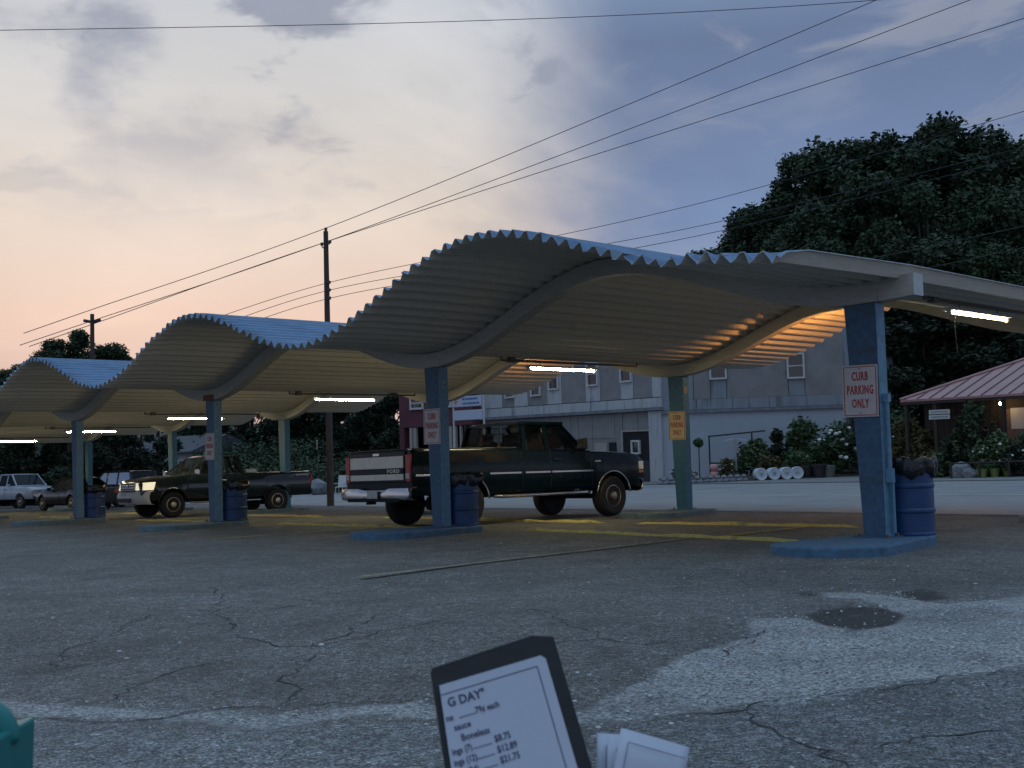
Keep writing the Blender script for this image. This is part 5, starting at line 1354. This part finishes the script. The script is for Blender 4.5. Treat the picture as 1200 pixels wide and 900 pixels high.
# trellis frame
p = at(860, 58); tr_ = empty('black_trellis_frame', (p.x, p.y, p.z), math.atan2(dR.y, dR.x), 'thin black rectangular frame standing before the blue-grey wall', 'frame')
w0 = 58/FPX*58; zt = (CAM+ray(860, 508)*58).z-p.z
for a, c in (((-w0*.5, 0, 0), (-w0*.5, 0, zt-.12)), ((w0*.35, 0, 0), (w0*.35, 0, zt)), ((-w0*.5-.05, 0, zt-.12), (w0*.62, 0, zt+.1)), ((-w0*.5, 0, .9), (w0*.35, 0, .9))): MB().tube([a, c], .045, 6).build('bar', 'black trim', tr_)
# post with two pale solar lamps
p = at(861, 55); zt = (CAM+ray(861, 516)*55).z-p.z
sp = empty('garden_lamp_post', (p.x, p.y, p.z), 0, 'grey garden post carrying two pale tilted lamp heads', 'lamp post'); MB().tube([(0, 0, 0), (0, 0, zt)], .055, 8).build('pole', 'steel', sp)
for s in (-1, 1): MB().box((s*.33*.7, s*.33*.7, zt+.03), (.50, .26, .05), M=Matrix.Rotation(R(40), 3, 'Z') @ Matrix.Rotation(R(12*s), 3, 'Y')).build('lamp_head', 'sign panel', sp, bevel=.01)
# pink figures / pots
for u, v, lab in ((835, 544, 'pink round pot, lower of the stacked pair by the flower bed'),):
    p = at(u, 55); pp_ = empty('pink_pots', (p.x, p.y, p.z), 0, 'stack of two pink round pots by the flower bed', 'pot')
    for z in (.32, .70): MB().lathe([(0, -.18), (.15, -.16), (.22, 0), (.20, .14), (.16, .19), (.12, .17), (0, .1)], 16, (0, 0, z)).build('pot', 'petal pink', pp_, smooth=True)
# pails lying with their pale bottoms toward the road
mat('pail white', (.50, .55, .60), .5, .1, 6, dirt=(.3, .33, .36, .58), dscale=6)
for i, (u, lab) in enumerate(((888, 'leftmost pale pail bottom in the row lying at the garden edge'), (903, 'second pale pail from the left lying at the garden edge'), (917.5, 'third pale pail from the left lying at the garden edge'), (931, 'rightmost pale pail in the row lying at the garden edge'))):
    p = at(u, 53.5); r = empty('lying_pail', (p.x, p.y, p.z+.32), YAW*-1+R(random.uniform(-8, 8)), lab, 'pail', 'pails lying along the garden edge')
    MB().lathe([(0, -.30), (.25, -.30), (.285, -.32), (.30, -.31), (.31, -.27), (.285, .2), (.27, .22), (.25, .2), (.25, .18)], 24, axis='Y').build('shell', 'pail white', r, smooth=True, auto=40)
    MB().lathe([(.10, -.003), (.11, -.006), (.12, -.003)], 16, axis='Y').build('rim_ring', 'pail white', r, loc=(0, -.305, 0))
def pot(u, dep, rad, h, m, lab, cat='pot', group=None, plant=True):
    p = at(u, dep); r = empty('plant_pot', (p.x, p.y, p.z+.02), 0, lab, cat, group)
    MB().lathe([(rad*.72, 0), (rad*.95, h*.85), (rad*1.06, h*.86), (rad*1.06, h), (rad*.92, h), (rad*.88, h*.85), (0, h*.82)], 20).build('pot_body', m, r, smooth=True, auto=35)
    if plant:
        rg = np.random.default_rng(int(u)); o = bpy.data.objects.new('foliage', leaf_mesh('foliage', leaf_arrays(160, [(0, 0, h+rad*.6, rad*1.1)], .06, rg), 'shrub leaves')); COL.objects.link(o); o.parent = r
mat('pot green', (.16, .22, .06), .5, .1); mat('pot black', (.02, .02, .02), .6); mat('pot grey', (.14, .15, .13), .7)
pot(943, 54, .42, .62, 'pot black', 'large black tub right of the pails'); pot(958, 53.5, .36, .66, 'pot black', 'second black tub beside the square planter', plant=False)
pot(1148, 43, .20, .34, 'pot green', 'leftmost of three small green pots at the roadside', group='green pots in a row'); pot(1163, 43, .20, .34, 'pot green', 'middle of three small green pots at the roadside', group='green pots in a row'); pot(1178, 43, .20, .34, 'pot green', 'rightmost of three small green pots at the roadside', group='green pots in a row')
p = at(969, 53.5); MB().box((0, 0, .33), (.42, .42, .66)).box((0, 0, .64), (.50, .50, .08))
o = MB().hexa([(-.18, -.18, 0), (.18, -.18, 0), (.18, .18, 0), (-.18, .18, 0)], [(-.26, -.26, .62), (.26, -.26, .62), (.26, .26, .62), (-.26, .26, .62)]).build('square_planter', 'pot grey', bevel=.02, loc=p); tag(o, 'tapered grey square planter below the white-flowered shrub', 'planter')
# rocks
mat('rock', (.17, .18, .20), .85, .3, 5, .5)
def rock(name, p, sx, sy, sz, seed, m='rock', parent=None):
    bm = bmesh.new(); bmesh.ops.create_icosphere(bm, subdivisions=2, radius=1)
    for v in bm.verts:
        k = 1+.28*noise.noise(v.co*1.3+Vector((seed*3.1, 0, 0)))+.12*noise.noise(v.co*3+Vector((seed, 5, 0))); v.co = Vector((v.co.x*sx*k, v.co.y*sy*k, v.co.z*sz*k))
    me = bpy.data.meshes.new(name); bm.to_mesh(me); bm.free(); me.materials.append(MATS[m]); o = bpy.data.objects.new(name, me); COL.objects.link(o); o.location = p; o.parent = parent; return o
for u, d, s_, h_, lab in ((1124, 44, .42, .42, 'tall pale boulder left of the green pots'), (1135, 43.5, .36, .24, 'low pale boulder next to the tall one')):
    p = at(u, d); tag(rock('boulder', p+Vector((0, 0, h_*.6)), s_, s_*.8, h_, u), lab, 'rock')
gb = empty('stone_edging', (0, 0, 0), 0, 'low dry-stone edging along the flower bed by the far post', 'edging')
for i in range(26):
    u = 772+i*3.9; d = 53+.02*i; p = at(u, d); rock('edging_stone', p+Vector((0, 0, .10+.16*(i % 2))), .16, .12, .11, i, 'rock', gb)
    if i % 2: p = at(u+1.5, d-.1); rock('edging_stone', p+Vector((0, 0, .08)), .15, .12, .10, i+50, 'rock', gb)
bed = MB(); vs = []
for i in range(31):
    u = 770+i*18
    for j, d in enumerate((53.4, 55, 57.5, 59)):
        d -= max(0, u-1000)*.045
        p = at(u, d); vs.append((p.x, p.y, p.z+.03+(.22 if j in (1, 2) else 0)))
bed.add(vs, [(i*4+j, (i+1)*4+j, (i+1)*4+j+1, i*4+j+1) for i in range(30) for j in range(3)]); tag(bed.build('garden_bed', 'soil', smooth=True), kind='structure')
# low white rail beside the flower bed at right
a = at(1112, 43.5); b = at(1290, 40); rl = empty('low_rail', a, 0, 'low dark timber rail in front of the flower bed at right', 'rail')
for z in (.62,): MB().tube([(0, 0, z), (b.x-a.x, b.y-a.y, z+b.z-a.z)], .035, 6).build('rail_bar', 'dark timber', rl)
for i in range(6): q = (b-a)*(i/5); MB().tube([(q.x, q.y, 0), (q.x, q.y, q.z+.62)], .05, 6).build('rail_post', 'dark timber', rl)
# white lawn chairs
for u, lab in ((398, 'left white lawn chair beside the utility pole across the road'), (406, 'right white lawn chair next to the green truck tailgate')):
    p = at(u, 62); c = empty('lawn_chair', p, R(30), lab, 'chair', 'white lawn chairs across the road')
    MB().box((0, 0, .42), (.50, .50, .05)).build('seat', 'window white', c)
    MB().box((0, .24, .75), (.50, .05, .66), M=Matrix.Rotation(R(-12), 3, 'X')).build('backrest', 'window white', c)
    for sx in (-1, 1):
        for sy in (-1, 1): MB().tube([(sx*.22, sy*.22, 0), (sx*.22, sy*.2, .42)], .025, 6).build('leg', 'window white', c)
        MB().box((sx*.27, 0, .62), (.06, .5, .04)).build('armrest', 'window white', c)
p = at(372, 63); tag(rock('boulder', p+Vector((0, 0, .4)), .7, .6, .55, 9), 'rounded grey boulder on the grass left of the lawn chairs', 'rock')

# ------------------------------------------------------------------ poles and wires
mat('pole wood', (.06, .045, .040), .9, .3, 6, .4, stretch=(5, 5, .5)); mat('insulator', (.05, .04, .045), .3); mat('wire', (.015, .015, .018), .6)
pb = ong(387.5, 593); PD = Vector((1, -.13, 0)).normalized(); PN = Vector((PD.y, -PD.x, 0))
ph = lambda u, v: hit(u, v, pb, PN)
dpole = (pb-CAM).dot(F)
ztop = ph(382, 271).z
up_ = empty('utility_pole', pb, 0, 'tall wooden utility pole behind the canopy carrying the overhead wires', 'utility pole')
MB().tube([(0, 0, -.3), (0, 0, (ztop-pb.z)*.5), (0, 0, ztop-pb.z)], [.135, .115, .09], 12).build('pole', 'pole wood', up_, smooth=True, auto=40)
def ins(z, dx, dy, nm='insulator'):
    MB().lathe([(.03, 0), (.07, .02), (.05, .05), (.075, .08), (.04, .12), (0, .13)], 10, (dx, dy, z)).build(nm, 'insulator', up_, smooth=True)
zi = ph(382, 287).z-pb.z
ins(ztop-pb.z+.02, 0, 0); ins(zi, .34, -.05); ins(zi+.03, -.36, .05)
MB().tube([(-.36, .05, zi), (-.15, .02, zi-.12), (0, 0, zi-.02), (.15, -.02, zi-.02), (.34, -.05, zi)], .025, 6).build('bracket', 'insulator', up_)
for v in (332, 341, 350.5): z = ph(383, v).z-pb.z; MB().tube([(.08, 0, z), (.20, -.02, z)], .03, 6).build('bracket', 'insulator', up_); ins(z-.05, .22, -.03)
# little white sign hanging on an arm from the pole
hsn = empty('hanging_sign', (0, 0, 0), 0, 'small white hanging sign on an arm of the utility pole', 'sign'); a = ph(371.5, 521)
hsn.location = a; ang = math.atan2(PD.y, PD.x); hsn.rotation_euler = (0, 0, ang+R(-25))
MB().box((0, 0, 0), (.56, .03, .36)).build('board', 'plate', hsn); MB().tube([(-.30, 0, .30), (.42, 0, .30)], .015, 6).build('arm', 'conduit', hsn)
for x in (-.2, .2): MB().tube([(x, 0, .18), (x, 0, .30)], .006, 5).build('hanger', 'conduit', hsn)
MB().lathe([(.07, 0), (.06, .004), (0, .006)], 12, axis='Y').build('emblem', 'dark interior', hsn, loc=(-.16, -.022, 0))
for i in range(3): MB().box((.09, -.018, .08-.08*i), (.26, .004, .025)).build('printed_line', 'pole wood', hsn)
lp_ = ph(108, 368)
p2 = Vector((lp_.x, lp_.y, gz(lp_.x, lp_.y))); hp = lp_.z-p2.z
fp = empty('utility_pole', p2, 0, 'distant utility pole with a crossarm rising above the trees at left', 'utility pole'); MB().tube([(0, 0, 0), (0, 0, hp)], [.2, .13], 8).build('pole', 'pole wood', fp)
dl = (lp_-CAM).dot(F); cw = 20/FPX*dl/2
MB().tube([(-cw*.7, -cw*.7, hp-.35*dl/60), (0, 0, hp-.45*dl/60), (cw*.7, cw*.7, hp-.35*dl/60)], .11, 6).build('crossarm', 'pole wood', fp)
def wire(P, label, sag=.0, r=.014, group='overhead wires', mdep=None):
    pts = []; n_ = len(P)
    for k in range(n_-1):
        a, b = P[k], P[k+1]; L_ = (b-a).length
        ta = ((b-P[k-1]).normalized()*L_) if k > 0 else (b-a)
        tb2 = ((P[k+2]-a).normalized()*L_) if k < n_-2 else (b-a)
        for i in range(18):
            t = i/18; q = a*(2*t**3-3*t*t+1)+ta*(t**3-2*t*t+t)+b*(-2*t**3+3*t*t)+tb2*(t**3-t*t); pts.append(q-Vector((0, 0, sag*4*t*(1-t))))
    pts.append(P[-1])
    rs = [max(.006, (q-CAM).length*r/38) for q in pts]
    o = MB().tube(pts, rs, 5).build('overhead_wire', 'wire'); return tag(o, label, 'wire', group)
o1 = pb+Vector((0, 0, ztop-pb.z+.12)); o2 = pb+Vector((-.36, .05, zi+.12)); o3 = pb+Vector((.34, -.05, zi+.1))
def beyond(a, b, k): return a+(b-a)*k
for o_, (u, v), lu, lab in ((o1, (1025, 0), (107, 363), 'uppermost of the three wires rising to the right from the pole top'), (o2, (1135, 0), (102, 378), 'middle of the three wires rising to the right from the pole'), (o3, (1200, 22), (114, 378), 'lowest of the three wires rising to the right from the pole')):
    e = hit(u, v, o_, PN); le = hit(*lu, o_, PN); wire([beyond(le, o_, -0.6), le, o_, beyond(o_, e, 1.25)], lab, .0, .013)
e = []
for v, (mu, mv), (eu, ev), lu, lab in ((332, (780, 248), (1200, 130), (300, 358), 'upper of the three lower wires passing behind the tall wave crest'), (341, (780, 273), (1200, 172), (300, 368), 'middle of the three lower wires crossing the wooded hill'), (350.5, (780, 284), (1200, 183), (300, 378), 'lower of the three lower wires crossing the wooded hill')):
    s0 = Vector((pb.x+.22, pb.y-.03, ph(383, v).z)); m = hit(mu, mv, pb, PN); e = hit(eu, ev, pb, PN); l = hit(*lu, pb, PN)
    wire([beyond(l, s0, -1.), s0, m, beyond(m, e, 1.2)], lab, .0, .011)
wire([CAM+ray(-150, 38)*26, CAM+ray(500, 26)*26, CAM+ray(900, 9)*26, CAM+ray(1300, -22)*26], 'single high wire running nearly level across the top of the sky', 0, .012)
wire([CAM+ray(960, 312)*48, CAM+ray(1020, 303)*44, CAM+ray(1200, 265)*36, CAM+ray(1300, 240)*33], 'upper service wire just above the right canopy end', 0, .013)
wire([CAM+ray(1000, 326)*48, CAM+ray(1080, 315)*44, CAM+ray(1200, 290)*38, CAM+ray(1300, 268)*34], 'lower service wire just above the right canopy end', 0, .010)

# ------------------------------------------------------------------ foreground: menu folder, papers, teal caddy on a patio table
mat('cover black', (.010, .010, .011), .45, .2, 40, .1); mat('paper', (.50, .53, .62), .7, .03, 3); mat('ink', (.06, .06, .12), .7); mat('teal plastic', (.006, .17, .17), .4, .1, 5)
TZ = CZ-.345
def onray(u, v, dep): return CAM+ray(u, v)*dep
tb = empty('patio_table', onray(600, 900, .8).xyz*1, 0, 'low table below the picture edge carrying menu, papers and teal caddy', 'table')
tb.location.z = gz(tb.location.x, tb.location.y); tb.rotation_euler = (0, 0, -YAW)
hT = TZ-tb.location.z
MB().box((0, -.10, hT-.015), (1.7, .55, .03)).build('tabletop', 'dark timber', tb, bevel=.006)
for sx in (-.78, .78):
    for sy in (-.33, .13): MB().tube([(sx, sy, 0), (sx, sy, hT-.03)], .02, 8).build('leg', 'black trim', tb)
TR_ = onray(640, 775, 1.0); ex = (RT*.98-UP*(-.19)*-1*-1).normalized()
# rectangle axes: et along the top edge to the right, er down the right edge
K = 1/FPX
et = (RT*(125)+UP*24-F*(-42)*-1*-1)*K
et = (RT*125+UP*24+F*42)*K; er = (RT*38-UP*125-F*42)*K
et.normalize(); er = (er-et*er.dot(et)).normalized(); nn_ = er.cross(et).normalized()
if nn_.dot(F) > 0: nn_ = -nn_
S = 1/FPX
Mm = Matrix((et, -er, nn_)).transposed().to_4x4()
TLp = onray(515, 800, .985); Mm.translation = TLp
fold = bpy.data.objects.new('menu_folder', None); COL.objects.link(fold); fold.matrix_world = Mm; tag(fold, 'open black menu folder with a price list page, held up at the bottom', 'menu')
def mpt(a, b, z=0): return (a*S, -b*S, z)     # folder coordinates: a right, b down (in picture-pixel units at one metre)
def sheet_poly(name, pts, z, th, m, parent):
    mb = MB(); n = len(pts); vs = [mpt(a, b, z) for a, b in pts]+[mpt(a, b, z-th) for a, b in pts]
    mb.add(vs, [tuple(range(n))[::-1], tuple(range(n, 2*n))]+[(i, (i+1) % n, n+(i+1) % n, n+i) for i in range(n)]); return mb.build(name, m, parent)
BL = 330
cov = sheet_poly('cover', [(-6, -15), (130, -21), (148, -14), (148, BL), (-42, BL)], -.002, .004, 'cover black', fold)
sheet_poly('cover_back', [(-2, -19), (126, -25), (152, -17), (152, BL), (-36, BL)], -.010, .003, 'cover black', fold)
pg = sheet_poly('page', [(-1, 3), (126, 1), (131, 6), (131, BL), (-38, BL)], 0, .0006, 'paper', fold)
rule = MB()
for (a0, b0), (a1, b1) in (((-2, 14), (118, 12)), ((118, 12), (118, BL))):
    dx, dy = a1-a0, b1-b0; L0 = math.hypot(dx, dy); nx1, ny1 = -dy/L0*.55, dx/L0*.55
    rule.add([mpt(a0+nx1, b0+ny1, .0004), mpt(a1+nx1, b1+ny1, .0004), mpt(a1-nx1, b1-ny1, .0004), mpt(a0-nx1, b0-ny1, .0004)], [(0, 1, 2, 3)])
rule.build('ruled_border', 'ink', pg)
def mtext(s, a, b, size, cx=.9, bold=.02):
    t = text_mesh(s, size*S*1.35, bold*size*S, .0001, cx, 'LEFT'); text_obj('lettering', t, 'ink', pg, mpt(a, b, .0005), (0, 0, 0))
mtext('G DAY"', 3, 29, 10.5, .95, .03); mtext('ne', -3.5, 44, 7.5); mtext('...........79¢ each', 12, 44, 7.5, .82); mtext('sauce', 3, 56, 7.5); mtext('Boneless', 8, 69, 8)
for s_, pr, b in (('ings (7)', '$8.75', 81), ('ings (12)', '$12.89', 93), ('ings (24)', '$21.75', 105)):
    mtext(s_, -6-(b-81)*.1, b, 7.5, .8); mtext('..............', 19, b, 7.5, .72); mtext(pr, 45, b-.5, 8, .82)
# loose printed sheets
def paper(p_tl, p_tr, dep, down, lab, z):
    a = onray(*p_tl, dep); b = onray(*p_tr, dep+.01); e1 = (b-a).normalized(); e2 = (UP*-1+F*-.35+RT*.05); e2 = (e2-e1*e2.dot(e1)).normalized(); n_ = e2.cross(e1).normalized()
    if n_.dot(F) > 0: n_ = -n_
    M4 = Matrix((e1, -e2, n_)).transposed().to_4x4(); M4.translation = a; w = (b-a).length
    o = bpy.data.objects.new('menu_sheet', None); COL.objects.link(o); o.matrix_world = M4; tag(o, lab, 'paper', 'loose menu sheets')
    mb = MB(); nx2 = 8; vs = []
    for i in range(nx2+1):
        for j in range(5): vs.append((w*i/nx2, -down*j/4, .0025*math.sin(3*i/nx2+j*.4)))
    mb.add(vs, [(i*5+j, i*5+j+1, (i+1)*5+j+1, (i+1)*5+j) for i in range(nx2) for j in range(4)]); s = mb.build('sheet', 'paper', o, smooth=True); s.modifiers.new('thickness', 'SOLIDIFY').thickness = .0008
    rb_ = MB(); m_ = .008
    for (x0, y0, x1, y1) in ((m_, -.011, w-.004, -.011), (m_, -.011, m_, -down)):
        if x0 == x1: rb_.box(((x0+x1)/2, (y0+y1)/2, .004), (.0006, abs(y1-y0), .0004))
        else: rb_.box(((x0+x1)/2, y0, .004), (x1-x0, .0006, .0004))
    rb_.build('ruled_border', 'ink', o)
    return o
paper((700, 859), (742, 862), 1.02, .10, 'left pale sheet corner sticking up beside the menu folder', 0)
paper((712, 862), (760, 866), 1.01, .10, 'middle pale sheet of the three loose menu papers', 0)
paper((728, 853), (808, 876), 1.0, .11, 'front pale menu sheet with a slanted top edge and printed border', 0)
# teal caddy
tc_ = empty('teal_caddy', (0, 0, 0), 0, 'teal plastic caddy with a thick arched handle at the lower left corner', 'caddy')
Mt = Matrix((RT, F, UP)).transposed().to_4x4(); Mt = Matrix((R0, R0.cross(Vector((0, 0, 1)))*-1, Vector((0, 0, 1)))).transposed().to_4x4()
Mt.translation = Vector((*onray(-32, 862, .95).xy, TZ)); tc_.matrix_world = Mt
hB = (onray(0, 858, .95).z-TZ); wB = 50/FPX*.95
MB().hexa([(-wB, -.04, 0), (wB*.93, -.04, 0), (wB*.93, .04, 0), (-wB, .04, 0)], [(-wB, -.042, hB-.012), (wB, -.042, hB+.004), (wB, .042, hB+.004), (-wB, .042, hB-.012)]).build('body', 'teal plastic', tc_, bevel=.004)
MB().tube([(.031*math.cos(t), 0, hB-.006+.030*math.sin(t)) for t in np.linspace(-.1, math.pi+.1, 20)], .010, 10).build('handle', 'teal plastic', tc_, smooth=True)
